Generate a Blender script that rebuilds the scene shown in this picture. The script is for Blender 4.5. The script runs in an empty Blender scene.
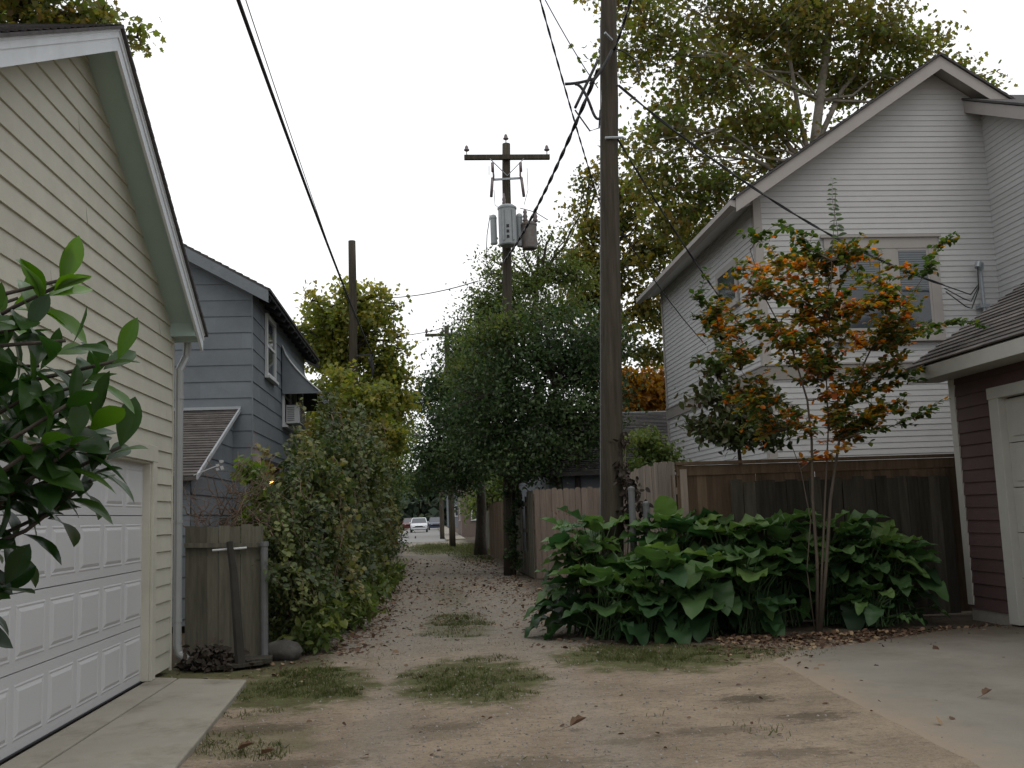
import bpy, math, random
import numpy as np
from mathutils import Vector, Matrix, Euler
rd = math.radians
random.seed(7); rng = np.random.default_rng(7)
S = bpy.context.scene
COL = S.collection

# ------------------------------------------------------------ camera
F_PX, CAM_H = 1000.0, 1.52
cam = bpy.data.cameras.new('camera'); camo = bpy.data.objects.new('camera', cam); COL.objects.link(camo)
cam.sensor_width = 36.0; cam.lens = 36.0 * F_PX / 1024.0; cam.clip_start = 0.05; cam.clip_end = 2000
CR = Matrix.Rotation(rd(-4.9), 3, 'Z') @ Matrix.Rotation(rd(90 + 7.41), 3, 'X') @ Matrix.Rotation(rd(-2.0), 3, 'Z')
camo.matrix_world = Matrix.Translation((0, 0, CAM_H)) @ CR.to_4x4()
S.camera = camo
S.render.resolution_x, S.render.resolution_y = 1024, 768

# ------------------------------------------------------------ overcast sky
SUN_EL, SUN_AZ = 60.0, 165.0     # azimuth clockwise from +Y
w = bpy.data.worlds.new('World'); S.world = w; w.use_nodes = True
nt = w.node_tree; nt.nodes.clear()
out = nt.nodes.new('ShaderNodeOutputWorld')
sky = nt.nodes.new('ShaderNodeTexSky'); sky.sky_type = 'NISHITA'; sky.sun_disc = False
sky.sun_elevation = rd(SUN_EL); sky.sun_rotation = rd(SUN_AZ); sky.air_density = 1.0; sky.dust_density = 2.0
bgs = nt.nodes.new('ShaderNodeBackground'); bgs.inputs['Strength'].default_value = 0.1
nt.links.new(sky.outputs[0], bgs.inputs['Color'])
tc = nt.nodes.new('ShaderNodeTexCoord'); mp = nt.nodes.new('ShaderNodeMapping'); mp.inputs['Scale'].default_value = (1, 1, 2.2)
nz = nt.nodes.new('ShaderNodeTexNoise'); nz.inputs['Scale'].default_value = 1.6; nz.inputs['Detail'].default_value = 4; nz.inputs['Roughness'].default_value = 0.45
nt.links.new(tc.outputs['Generated'], mp.inputs[0]); nt.links.new(mp.outputs[0], nz.inputs['Vector'])
cr = nt.nodes.new('ShaderNodeValToRGB')
cr.color_ramp.elements[0].position = 0.30; cr.color_ramp.elements[0].color = (0.66, 0.71, 0.79, 1)
cr.color_ramp.elements[1].position = 0.56; cr.color_ramp.elements[1].color = (1.0, 1.0, 1.0, 1)
nt.links.new(nz.outputs['Fac'], cr.inputs[0])
bgc = nt.nodes.new('ShaderNodeBackground'); bgc.inputs['Strength'].default_value = 1.12
# the overcast is bright ahead down the alley and duller behind the camera
sx = nt.nodes.new('ShaderNodeVectorMath'); sx.operation = 'DOT_PRODUCT'; sx.inputs[1].default_value = (.25, .9, .35)
nt.links.new(tc.outputs['Generated'], sx.inputs[0])
sm = nt.nodes.new('ShaderNodeMapRange'); sm.interpolation_type = 'SMOOTHSTEP'
for k_, v_ in ((1, -0.75), (2, 0.75), (3, 0.62), (4, 1.0)): sm.inputs[k_].default_value = v_
nt.links.new(sx.outputs['Value'], sm.inputs[0])
vm = nt.nodes.new('ShaderNodeVectorMath'); vm.operation = 'SCALE'; nt.links.new(cr.outputs[0], vm.inputs[0]); nt.links.new(sm.outputs[0], vm.inputs['Scale'])
nt.links.new(vm.outputs[0], bgc.inputs['Color'])
mx = nt.nodes.new('ShaderNodeMixShader'); mx.inputs[0].default_value = 0.9
nt.links.new(bgs.outputs[0], mx.inputs[1]); nt.links.new(bgc.outputs[0], mx.inputs[2]); nt.links.new(mx.outputs[0], out.inputs[0])

sl = bpy.data.lights.new('sun', 'SUN'); so = bpy.data.objects.new('sun', sl); COL.objects.link(so)
sl.energy = 0.5; sl.angle = rd(30); sl.color = (1.0, 0.96, 0.9)
az, el = rd(SUN_AZ), rd(SUN_EL)
sdir = Vector((math.sin(az) * math.cos(el), math.cos(az) * math.cos(el), math.sin(el)))
so.rotation_euler = sdir.to_track_quat('Z', 'Y').to_euler()
S.view_settings.view_transform = 'Standard'; S.view_settings.look = 'None'
S.view_settings.exposure = 0.26; S.view_settings.gamma = 1
S.view_settings.use_curve_mapping = False
S.cycles.max_bounces = 6; S.cycles.diffuse_bounces = 3; S.cycles.transmission_bounces = 4; S.cycles.transparent_max_bounces = 4

# ------------------------------------------------------------ helpers
def at(px, py, y):
    """point of the sight line through a measured spot of the photograph at distance y down the alley"""
    d = CR @ Vector(((px - 512) / F_PX, -(py - 384) / F_PX, -1))
    t = y / d.y
    return Vector((t * d.x, y, CAM_H + t * d.z))
def V(*a): return Vector(a)

MATS = {}
def mat(name, col, rough=0.8, var=0.25, nscale=4.0, stretch=(1, 1, 1), bump=0.3, bscale=40.0, rnd=0.25,
        col2=None, spot=None, spot_scale=1.5, spot_amt=0.5, metal=0.0, spec=0.4):
    if name in MATS: return MATS[name]
    m = bpy.data.materials.new(name); m.use_nodes = True; n = m.node_tree.nodes; L = m.node_tree.links
    p = n['Principled BSDF']; p.inputs['Roughness'].default_value = rough; p.inputs['Metallic'].default_value = metal
    p.inputs['Specular IOR Level'].default_value = spec
    tc = n.new('ShaderNodeTexCoord'); mp = n.new('ShaderNodeMapping'); mp.inputs['Scale'].default_value = stretch
    L.new(tc.outputs['Object'], mp.inputs[0])
    a = n.new('ShaderNodeTexNoise'); a.inputs['Scale'].default_value = nscale; a.inputs['Detail'].default_value = 6; a.inputs['Roughness'].default_value = 0.65
    L.new(mp.outputs[0], a.inputs['Vector'])
    c2 = col2 or tuple(c * (1 - var) for c in col); c1 = tuple(min(1, c * (1 + var * 0.6)) for c in col)
    r = n.new('ShaderNodeValToRGB'); r.color_ramp.elements[0].position = 0.3; r.color_ramp.elements[1].position = 0.7
    r.color_ramp.elements[0].color = (*c2, 1); r.color_ramp.elements[1].color = (*c1, 1)
    L.new(a.outputs['Fac'], r.inputs[0]); cur = r.outputs[0]
    if spot:
        b = n.new('ShaderNodeTexNoise'); b.inputs['Scale'].default_value = spot_scale; b.inputs['Detail'].default_value = 8; b.inputs['Roughness'].default_value = 0.7
        L.new(mp.outputs[0], b.inputs['Vector'])
        rr = n.new('ShaderNodeMapRange'); rr.inputs[1].default_value = 0.5; rr.inputs[2].default_value = 0.72; rr.inputs[4].default_value = spot_amt
        L.new(b.outputs['Fac'], rr.inputs[0])
        mm = n.new('ShaderNodeMixRGB'); mm.inputs[2].default_value = (*spot, 1); L.new(rr.outputs[0], mm.inputs[0]); L.new(cur, mm.inputs[1]); cur = mm.outputs[0]
    if rnd:
        at_ = n.new('ShaderNodeAttribute'); at_.attribute_name = 'rnd'
        mr = n.new('ShaderNodeMapRange'); mr.inputs[3].default_value = 1 - rnd; mr.inputs[4].default_value = 1 + rnd
        L.new(at_.outputs['Fac'], mr.inputs[0])
        h = n.new('ShaderNodeHueSaturation'); L.new(cur, h.inputs['Color']); L.new(mr.outputs[0], h.inputs['Value']); cur = h.outputs[0]
    L.new(cur, p.inputs['Base Color'])
    if bump:
        c = n.new('ShaderNodeTexNoise'); c.inputs['Scale'].default_value = bscale; c.inputs['Detail'].default_value = 4
        L.new(mp.outputs[0], c.inputs['Vector'])
        bp = n.new('ShaderNodeBump'); bp.inputs['Strength'].default_value = bump; bp.inputs['Distance'].default_value = 0.01
        L.new(c.outputs['Fac'], bp.inputs['Height']); L.new(bp.outputs[0], p.inputs['Normal'])
    MATS[name] = m; return m

def leafmat(name, stops, rough=0.5, trans=0.25, spec=0.4, tcol=None):
    if name in MATS: return MATS[name]
    m = bpy.data.materials.new(name); m.use_nodes = True; n = m.node_tree.nodes; L = m.node_tree.links
    p = n['Principled BSDF']; p.inputs['Roughness'].default_value = rough; p.inputs['Specular IOR Level'].default_value = spec
    a = n.new('ShaderNodeAttribute'); a.attribute_name = 'rnd'
    r = n.new('ShaderNodeValToRGB'); e = r.color_ramp.elements
    while len(e) < len(stops): e.new(0.5)
    for i, (pos, c) in enumerate(stops): e[i].position = pos; e[i].color = (*c, 1)
    L.new(a.outputs['Fac'], r.inputs[0])
    tc = n.new('ShaderNodeTexCoord'); nz = n.new('ShaderNodeTexNoise'); nz.inputs['Scale'].default_value = 1.3; nz.inputs['Detail'].default_value = 5
    L.new(tc.outputs['Object'], nz.inputs['Vector'])
    mr = n.new('ShaderNodeMapRange'); mr.inputs[1].default_value = 0.3; mr.inputs[2].default_value = 0.7; mr.inputs[3].default_value = 0.75; mr.inputs[4].default_value = 1.25
    L.new(nz.outputs['Fac'], mr.inputs[0])
    h = n.new('ShaderNodeHueSaturation'); L.new(r.outputs[0], h.inputs['Color']); L.new(mr.outputs[0], h.inputs['Value'])
    L.new(h.outputs[0], p.inputs['Base Color'])
    t = n.new('ShaderNodeBsdfTranslucent')
    h2 = n.new('ShaderNodeHueSaturation'); h2.inputs['Value'].default_value = 2.0; h2.inputs['Saturation'].default_value = 1.15
    L.new(h.outputs[0], h2.inputs['Color']); L.new(h2.outputs[0], t.inputs['Color'])
    ms = n.new('ShaderNodeMixShader'); ms.inputs[0].default_value = trans
    L.new(p.outputs[0], ms.inputs[1]); L.new(t.outputs[0], ms.inputs[2]); L.new(ms.outputs[0], n['Material Output'].inputs[0])
    MATS[name] = m; return m

def root_of(parent):
    p = parent; v = Vector((0, 0, 0))
    while p is not None: v += p.location; p = p.parent
    return v
def tag(o, label=None, cat=None, group=None, kind=None):
    if label: o['label'] = label
    if cat: o['category'] = cat
    if group: o['group'] = group
    if kind: o['kind'] = kind
    return o
def thing(name, label, cat, loc=(0, 0, 0), group=None, kind=None):
    o = bpy.data.objects.new(name, None); o.empty_display_size = 0.2; COL.objects.link(o); o.location = loc
    return tag(o, label, cat, group, kind)

class MB:
    def __init__(s): s.v = []; s.f = []; s.r = []
    def face(s, pts, r=0.5):
        i = len(s.v); s.v += [tuple(p) for p in pts]; s.f.append(tuple(range(i, i + len(pts)))); s.r.append(r)
    def add(s, vs, fs, r=0.5):
        i = len(s.v); s.v += [tuple(p) for p in vs]
        for f in fs: s.f.append(tuple(i + k for k in f)); s.r.append(r)
        return s
    def box(s, x0, x1, y0, y1, z0, z1, r=0.5):
        x0, x1 = sorted((x0, x1)); y0, y1 = sorted((y0, y1)); z0, z1 = sorted((z0, z1))
        return s.add([(x, y, z) for z in (z0, z1) for y in (y0, y1) for x in (x0, x1)],
              [(0, 2, 3, 1), (4, 5, 7, 6), (0, 1, 5, 4), (2, 6, 7, 3), (0, 4, 6, 2), (1, 3, 7, 5)], r)
    def beam(s, p0, p1, w, h, up=(0, 0, 1), r=0.5):
        p0, p1 = Vector(p0), Vector(p1); d = (p1 - p0).normalized(); u = Vector(up)
        sd = d.cross(u).normalized() * (w / 2); u2 = sd.cross(d).normalized() * (h / 2)
        q = []
        for p in (p0, p1):
            q += [p - sd - u2, p + sd - u2, p + sd + u2, p - sd + u2]
        return s.add(q, [(3, 2, 1, 0), (4, 5, 6, 7), (0, 1, 5, 4), (1, 2, 6, 5), (2, 3, 7, 6), (3, 0, 4, 7)], r)
    def prism(s, poly, off, r=0.5):
        """poly: 3D points of a planar polygon, extruded by the vector off"""
        n = len(poly); a = [Vector(p) for p in poly]; off = Vector(off); b = [p + off for p in a]
        nrm = Vector((0, 0, 0))
        for i in range(n): nrm += a[i].cross(a[(i + 1) % n])
        fs = [tuple(range(n))[::-1], tuple(range(n, 2 * n))] + [(i, (i + 1) % n, n + (i + 1) % n, n + i) for i in range(n)]
        if nrm.dot(off) < 0: fs = [f[::-1] for f in fs]
        return s.add(a + b, fs, r)
    def tube(s, pts, rad, n=8, r=0.5, cap=True):
        pts = [Vector(p) for p in pts]; k = len(pts)
        if not hasattr(rad, '__len__'): rad = [rad] * k
        base = len(s.v); ref = None
        for i, p in enumerate(pts):
            d = (pts[min(i + 1, k - 1)] - pts[max(i - 1, 0)])
            d = d.normalized() if d.length > 1e-9 else Vector((0, 0, 1))
            if ref is None: ref = Vector((1, 0, 0)) if abs(d.x) < 0.8 else Vector((0, 1, 0))
            a = (ref - d * ref.dot(d)).normalized(); b = d.cross(a); ref = a
            for j in range(n):
                t = 2 * math.pi * j / n; s.v.append(tuple(p + (a * math.cos(t) + b * math.sin(t)) * rad[i]))
        for i in range(k - 1):
            for j in range(n):
                j2 = (j + 1) % n; s.f.append((base + i * n + j, base + i * n + j2, base + (i + 1) * n + j2, base + (i + 1) * n + j)); s.r.append(r)
        if cap:
            s.f.append(tuple(base + j for j in range(n))[::-1]); s.r.append(r)
            s.f.append(tuple(base + (k - 1) * n + j for j in range(n))); s.r.append(r)
        return s
    def lathe(s, c, prof, n=14, r=0.5):
        c = Vector(c); return s.tube([c + Vector((0, 0, z)) for _, z in prof], [q for q, _ in prof], n, r)
    def build(s, name, m, parent=None, smooth=False, loc=None, bevel=0.0):
        me = bpy.data.meshes.new(name)
        v = np.array(s.v, dtype=np.float32).reshape(-1, 3)
        if parent is not None: o0 = np.array(root_of(parent)); loc = (0, 0, 0)
        else:
            if loc is None:
                mn, mxx = v.min(0), v.max(0); loc = ((mn[0] + mxx[0]) / 2, (mn[1] + mxx[1]) / 2, mn[2])
            o0 = np.array(loc)
        v = v - o0
        me.from_pydata(v.tolist(), [], s.f)
        at_ = me.attributes.new('rnd', 'FLOAT', 'FACE'); at_.data.foreach_set('value', np.array(s.r, dtype=np.float32))
        if smooth: me.polygons.foreach_set('use_smooth', [True] * len(me.polygons))
        me.materials.append(m); me.update()
        o = bpy.data.objects.new(name, me); COL.objects.link(o); o.location = loc
        if parent is not None: o.parent = parent
        if bevel:
            b = o.modifiers.new('bevel', 'BEVEL'); b.width = bevel; b.segments = 2; b.limit_method = 'ANGLE'; b.angle_limit = rd(40)
        return o

def clip(poly, v0, v1):
    def half(pl, sgn, lim):
        o = []
        for i in range(len(pl)):
            a, b = pl[i], pl[(i + 1) % len(pl)]
            da, db = sgn * (a[1] - lim), sgn * (b[1] - lim)
            if da >= 0: o.append(a)
            if (da > 0 and db < 0) or (da < 0 and db > 0):
                t = da / (da - db); o.append((a[0] + t * (b[0] - a[0]), lim))
        return o
    p = half(poly, 1, v0)
    return half(p, -1, v1) if len(p) > 2 else p
def lap(mb, poly, O, U, W, N, expo, t, v0=None, jitter=0.0, split=0.0):
    """lapped boards (siding or shingle courses) over a convex polygon given in (u, v)"""
    O, U, W, N = Vector(O), Vector(U), Vector(W), Vector(N)
    vs = [p[1] for p in poly]; lo, hi = min(vs), max(vs); v0 = lo if v0 is None else v0
    k = math.floor((lo - v0) / expo)
    while v0 + k * expo < hi - 1e-4:
        a, b = v0 + k * expo, v0 + (k + 1) * expo; k += 1
        q = clip(poly, a, b)
        if len(q) < 3: continue
        us = [p[0] for p in q]; segs = [(min(us), max(us))]
        if split:
            segs = []; x = min(us) - random.random() * split
            while x < max(us): x2 = x + split * random.uniform(0.6, 1.3); segs.append((max(x, min(us)), min(x2, max(us)))); x = x2
        for (s0, s1) in segs:
            if s1 - s0 < 1e-3: continue
            qq = q
            if split:
                fl = [(p[1], p[0]) for p in q]; fl = clip(fl, s0, s1); qq = [(p[1], p[0]) for p in fl]
                if len(qq) < 3: continue
            rr = 0.5 + random.uniform(-.5, .5) * (1 if jitter == 0 else jitter)
            tt = t * random.uniform(0.85, 1.15)
            P = [O + U * u + W * v + N * (tt * (1 - (v - a) / expo) + 0.001) for u, v in qq]
            nn = Vector((0, 0, 0))
            for i in range(len(P)): nn += P[i].cross(P[(i + 1) % len(P)])
            if nn.dot(N) < 0: P = P[::-1]
            mb.face(P, rr)
            bot = [p for p in qq if p[1] < a + 1e-4]
            if len(bot) >= 2:
                u0, u1 = min(p[0] for p in bot), max(p[0] for p in bot)
                A = O + U * u0 + W * a; B = O + U * u1 + W * a
                mb.face([A + N * (tt + .001), B + N * (tt + .001), B + N * 0.0, A + N * 0.0], rr)

# ---- scattered leaves
def frames(n, axis_bias=(0, 0, 0), nrm_bias=(0, 0, 1), spread=1.0):
    a = rng.normal(size=(n, 3)) + np.array(axis_bias)
    a /= np.linalg.norm(a, axis=1)[:, None] + 1e-9
    b = rng.normal(size=(n, 3)) * spread + np.array(nrm_bias)
    b -= (b * a).sum(1)[:, None] * a; b /= np.linalg.norm(b, axis=1)[:, None] + 1e-9
    return a, b
def leaves_mesh(name, P, A, N, size, tv, tf, rnd, m, parent=None, width=1.0, smooth=False, loc=None):
    n = len(P); tv = np.array(tv, dtype=np.float64); k = len(tv)
    X = np.cross(A, N); size = np.asarray(size).reshape(-1, 1, 1) * np.ones((n, 1, 1))
    width = np.asarray(width).reshape(-1, 1, 1) * np.ones((n, 1, 1))
    v = P[:, None, :] + size * (X[:, None, :] * tv[None, :, 0:1] * width + A[:, None, :] * tv[None, :, 1:2] + N[:, None, :] * tv[None, :, 2:3])
    v = v.reshape(-1, 3)
    if parent is not None: o0 = np.array(root_of(parent)); loc = (0, 0, 0)
    else:
        if loc is None: loc = tuple(float(x) for x in (*v.mean(0)[:2], v[:, 2].min()))
        o0 = np.array(loc)
    v = v - o0
    sizes = np.array([len(f) for f in tf]); flat = np.concatenate([np.array(f) for f in tf])
    idx = (np.arange(n)[:, None] * k + flat[None, :]).reshape(-1)
    tot = np.tile(sizes, n); st = np.concatenate([[0], np.cumsum(tot)[:-1]])
    me = bpy.data.meshes.new(name)
    me.vertices.add(len(v)); me.vertices.foreach_set('co', v.astype(np.float32).reshape(-1))
    me.loops.add(len(idx)); me.loops.foreach_set('vertex_index', idx.astype(np.int32))
    me.polygons.add(len(tot)); me.polygons.foreach_set('loop_start', st.astype(np.int32)); me.polygons.foreach_set('loop_total', tot.astype(np.int32))
    if smooth: me.polygons.foreach_set('use_smooth', np.ones(len(tot), dtype=bool))
    at_ = me.attributes.new('rnd', 'FLOAT', 'FACE'); at_.data.foreach_set('value', np.repeat(rnd, len(tf)).astype(np.float32))
    me.materials.append(m); me.update(calc_edges=True); me.validate()
    o = bpy.data.objects.new(name, me); COL.objects.link(o); o.location = loc
    if parent is not None: o.parent = parent
    return o
KITE = ([(0, 0, 0), (.3, .45, .07), (0, 1, -.04), (-.3, .45, .07)], [(0, 1, 2, 3)])
LOBE = ([(0, 0, 0), (.42, .12, .06), (.30, .48, .05), (.52, .62, 0), (.18, .70, .03), (0, 1.05, -.1), (-.2, .68, .03), (-.5, .6, 0), (-.28, .45, .05), (-.42, .1, .06)],
        [(0, 1, 2, 4, 6, 8, 9), (2, 3, 4), (4, 5, 6), (6, 7, 8)])
OVAL = ([(0, 0, 0), (.22, .22, .06), (.27, .5, .07), (.17, .8, .02), (0, 1, -.06), (-.17, .8, .02), (-.27, .5, .07), (-.22, .22, .06), (0, .5, -.01)],
        [(0, 1, 2, 8), (8, 2, 3, 4), (0, 8, 6, 7), (8, 4, 5, 6)])

def wobble(p0, p1, n, amp, sag=0.0):
    p0, p1 = Vector(p0), Vector(p1); L = (p1 - p0).length; o = []
    off = Vector((0, 0, 0))
    for i in range(n + 1):
        t = i / n
        if 0 < i < n: off = off * 0.6 + Vector((random.gauss(0, 1), random.gauss(0, 1), random.gauss(0, 1))) * amp * L
        else: off = off * 0.3 if i else Vector((0, 0, 0))
        o.append(p0.lerp(p1, t) + off + Vector((0, 0, -sag * L * math.sin(math.pi * t))))
    return o

def tree(name, label, cat, base, top, blobs, nleaf, lsize, tmpl, lm, bm, r0=0.15, twigs=14, clump=0.35, group=None,
         rndf=None, trunk_pts=None, axis_bias=(0, 0, -.4), crown='crown', trunk='trunk', fork=0.45, spread=1.0, hollow=0.0, limbs=True, extra=None):
    """trunk from base to top, limbs to each blob (x,y,z,rx,ry,rz), leaves in clumps along twigs"""
    base, top = Vector(base), Vector(top)
    t = thing(name, label, cat, base, group)
    mb = MB()
    tp = trunk_pts or wobble(base - V(0, 0, .1), top, 6, 0.012)
    k = len(tp); mb.tube(tp, [r0 * (1.25 if i == 0 else 1) * (1 - 0.6 * i / (k - 1)) for i in range(k)], 9)
    for ex_ in (extra or []): mb.tube(ex_, [r0 * (.42 - .34 * i / (len(ex_) - 1)) for i in range(len(ex_))], 8)
    Pc = []; Tw = []
    vol = np.array([b[3] * b[4] * b[5] for b in blobs]) ** 0.67; vol = vol / vol.sum()
    for bi, b in enumerate(blobs):
        c = Vector(b[:3]); j = int(k * (fork + (1 - fork) * random.random() * 0.8)); j = min(max(j, 1), k - 1)
        j = min(range(max(1, int(k * fork)), k), key=lambda q: (tp[q] - c).length + (0 if tp[q].z < c.z else 3 * (tp[q].z - c.z)))
        r1 = r0 * (0.42 if not extra else .2)
        limb = wobble(tp[j], c, 5, 0.04, -0.05)
        if limbs: mb.tube(limb, [r1 * (1 - 0.7 * i / 5) for i in range(6)], 6)
        nb = max(3, int(twigs * len(blobs) * vol[bi]))
        ends = []
        for q in range(nb):
            d = Vector((random.gauss(0, 1), random.gauss(0, 1), random.gauss(0, 1))).normalized() * (random.uniform(hollow, 1) ** 0.5)
            e = c + Vector((d.x * b[3], d.y * b[4], d.z * b[5])); s0 = limb[random.randint(2, 5)]
            tw = wobble(s0, e, 3, 0.05)
            if limbs: mb.tube(tw, [r1 * .3, r1 * .22, r1 * .14, r1 * .06], 4, cap=False)
            ends.append((s0, e))
        m = int(nleaf * vol[bi]); E = np.array([tuple(e) for _, e in ends]); S0 = np.array([tuple(s) for s, _ in ends])
        ch = rng.integers(0, nb, m); tt = 1 - rng.random(m) ** 1.6 * 0.55
        p = S0[ch] * (1 - tt[:, None]) + E[ch] * tt[:, None] + rng.normal(size=(m, 3)) * clump * np.array([1, 1, .7])
        Pc.append(p); Tw.append(rng.random(nb)[ch])
    Pc = np.concatenate(Pc); n = len(Pc)
    A, N = frames(n, axis_bias, (0, 0, 1.0), spread)
    Tw = np.concatenate(Tw); rn = np.clip(.62 * Tw + .38 * rng.random(n), 0, 1) if rndf is None else rndf(Pc)
    sz = lsize * rng.uniform(.6, 1.25, n)
    mb.build(trunk, bm, t, smooth=True)
    leaves_mesh(crown, Pc, A, N, sz, *tmpl, rn, lm, t)
    return t

def wire(name, label, p0, p1, r, sag, n=14, twist=0, m=None, group='overhead wires'):
    p0, p1 = Vector(p0), Vector(p1); pts = []
    for i in range(n + 1):
        t = i / n; pts.append(p0.lerp(p1, t) + Vector((0, 0, -4 * sag * t * (1 - t))))
    mb = MB()
    if twist:
        K = n * 6; L = (p1 - p0).length
        for q in range(2):
            mb.tube([p0.lerp(p1, i / K) + Vector((0, 0, -4 * sag * (i / K) * (1 - i / K))) + Vector((math.cos(i / K * L * twist + q * 3.14), 0, math.sin(i / K * L * twist + q * 3.14))) * r * 0.9 for i in range(K + 1)], r, 5)
    else: mb.tube(pts, r, 6)
    return tag(mb.build(name, m or M_wire, smooth=True), label, 'power line', group)

# ------------------------------------------------------------ materials
M_cream = mat('cream_siding_paint', (.48, .465, .385), .75, .07, 3, bump=.25, bscale=60, rnd=.05, spot=(.37, .35, .28), spot_scale=.9, spot_amt=.35, spec=.25)
M_creamtrim = mat('cream_trim_paint', (.48, .465, .395), .7, .06, 5, bump=.15, rnd=.03, spot=(.33, .32, .26), spot_amt=.3, spec=.25)
M_white = mat('white_door_paint', (.52, .52, .525), .45, .04, 2, bump=.15, bscale=90, stretch=(1, .3, 1), rnd=.02, spot=(.46, .46, .47), spot_scale=.8, spot_amt=.4)
M_trimwhite = mat('pale_trim_paint', (.62, .65, .67), .6, .06, 4, bump=.15, rnd=.03, spot=(.42, .44, .44), spot_amt=.4)
M_soffit = mat('green_grey_soffit_paint', (.37, .475, .44), .8, .06, 3, bump=.1, rnd=.02)
M_shingle = mat('asphalt_shingles', (.075, .07, .068), .95, .35, 9, bump=.6, bscale=120, rnd=.35, spot=(.14, .13, .12), spot_scale=3, spot_amt=.4)
M_shingle2 = mat('brown_asphalt_shingles', (.095, .085, .078), .95, .3, 9, bump=.6, bscale=120, rnd=.3, spot=(.22, .19, .17), spot_scale=3, spot_amt=.4)
M_alu = mat('painted_downspout', (.31, .325, .32), .4, .06, 3, bump=.05, rnd=.02, spot=(.36, .36, .34), spot_amt=.35, metal=.2)
M_blue = mat('blue_grey_siding_paint', (.165, .185, .20), .85, .12, 2.5, bump=.3, bscale=80, rnd=.09, spot=(.13, .145, .155), spot_scale=1.2, spot_amt=.45, spec=.2)
M_bluetrim = mat('blue_grey_trim', (.17, .19, .205), .8, .12, 4, rnd=.08)
M_offwhite = mat('offwhite_window_paint', (.55, .56, .56), .6, .1, 5, rnd=.05, bump=.1)
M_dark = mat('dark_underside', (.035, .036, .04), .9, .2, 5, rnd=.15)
M_house = mat('grey_house_siding_paint', (.50, .50, .49), .8, .05, 3, bump=.15, bscale=80, rnd=.05, spot=(.45, .45, .44), spot_scale=.6, spot_amt=.35, spec=.25)
M_housetrim = mat('taupe_house_trim', (.36, .335, .31), .75, .06, 4, bump=.1, rnd=.03)
M_maroon = mat('maroon_siding_paint', (.082, .050, .047), .75, .12, 3, bump=.25, bscale=70, rnd=.12, spot=(.09, .05, .055), spot_amt=.4, spec=.3)
M_mtrim = mat('garage_white_trim', (.44, .43, .385), .6, .06, 4, bump=.1, rnd=.03, spot=(.34, .34, .32), spot_amt=.3)
M_conc = mat('concrete_slab', (.285, .265, .22), .9, .14, 1.3, bump=.5, bscale=70, rnd=0, spot=(.165, .148, .115), spot_scale=1.9, spot_amt=.85, spec=.2)
M_conc2 = mat('worn_concrete_slab', (.27, .25, .215), .9, .16, 1.1, bump=.5, bscale=60, rnd=0, spot=(.16, .13, .10), spot_scale=.9, spot_amt=.75, spec=.2)
M_greywood = mat('weathered_grey_boards', (.125, .118, .09), .95, .35, 3, stretch=(6, 6, .6), bump=.5, bscale=14, rnd=.3, spot=(.05, .055, .04), spot_scale=.7, spot_amt=.6, spec=.15)
M_oldwood = mat('old_dark_boards', (.062, .055, .043), .95, .4, 3, stretch=(6, 6, .6), bump=.5, bscale=14, rnd=.35, spot=(.03, .033, .025), spot_scale=.7, spot_amt=.7, spec=.15)
M_brownwood = mat('brown_cedar_boards', (.135, .095, .062), .9, .3, 3, stretch=(6, 6, .6), bump=.4, bscale=14, rnd=.25, spot=(.08, .055, .04), spot_scale=.7, spot_amt=.5, spec=.15)
M_palewood = mat('pale_weathered_boards', (.27, .225, .185), .9, .25, 3, stretch=(6, 6, .6), bump=.4, bscale=14, rnd=.18, spot=(.16, .13, .11), spot_scale=.7, spot_amt=.5, spec=.15)
M_redgrey = mat('pinkish_grey_boards', (.23, .185, .15), .9, .25, 3, stretch=(6, 6, .6), bump=.4, bscale=14, rnd=.16, spot=(.14, .11, .09), spot_scale=.7, spot_amt=.5, spec=.15)
M_pole = mat('utility_pole_wood', (.066, .056, .042), .9, .45, 3.5, stretch=(5, 5, .35), bump=.8, bscale=10, rnd=0, spot=(.035, .035, .028), spot_scale=1.2, spot_amt=.5, spec=.2)
M_bark = mat('dark_bark', (.06, .05, .04), .95, .4, 6, stretch=(3, 3, 1), bump=.7, bscale=20, rnd=0)
M_palebark = mat('mottled_pale_bark', (.27, .25, .21), .9, .5, 3, bump=.3, rnd=0, spot=(.12, .10, .08), spot_scale=4, spot_amt=.9)
M_myrtle = mat('smooth_tan_bark', (.085, .066, .048), .75, .3, 5, stretch=(2, 2, .6), bump=.2, rnd=0, spot=(.12, .085, .06), spot_amt=.6)
M_twig = mat('dry_twig_bark', (.16, .11, .08), .9, .3, 10, rnd=.3)
M_wire = mat('black_cable', (.03, .03, .032), .6, .2, 8, rnd=0, bump=0)
M_wire2 = mat('grey_cable', (.12, .12, .12), .55, .2, 8, rnd=0, bump=0)
M_metal = mat('galvanised_metal', (.33, .36, .38), .45, .15, 8, rnd=.05, bump=.1, metal=.35)
M_steel = mat('dull_steel_post', (.15, .155, .155), .6, .2, 6, rnd=0, bump=.1, metal=.2)
M_canm = mat('transformer_paint', (.31, .335, .34), .45, .12, 5, rnd=.03, bump=.1, spot=(.18, .19, .19), spot_amt=.5)
M_rusty = mat('rusty_transformer_paint', (.16, .15, .14), .8, .3, 6, rnd=.05, spot=(.16, .09, .06), spot_scale=5, spot_amt=.9)
M_porc = mat('insulator_porcelain', (.16, .13, .13), .25, .15, 6, rnd=0, bump=0)
M_stone = mat('grey_rock', (.085, .08, .07), .95, .4, 6, bump=1, bscale=20, rnd=0)
M_asph = mat('street_asphalt', (.22, .215, .205), .9, .2, 3, bump=.3, rnd=0)
M_rubber = mat('tyre_rubber', (.02, .02, .02), .85, .1, 5, rnd=0)
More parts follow.
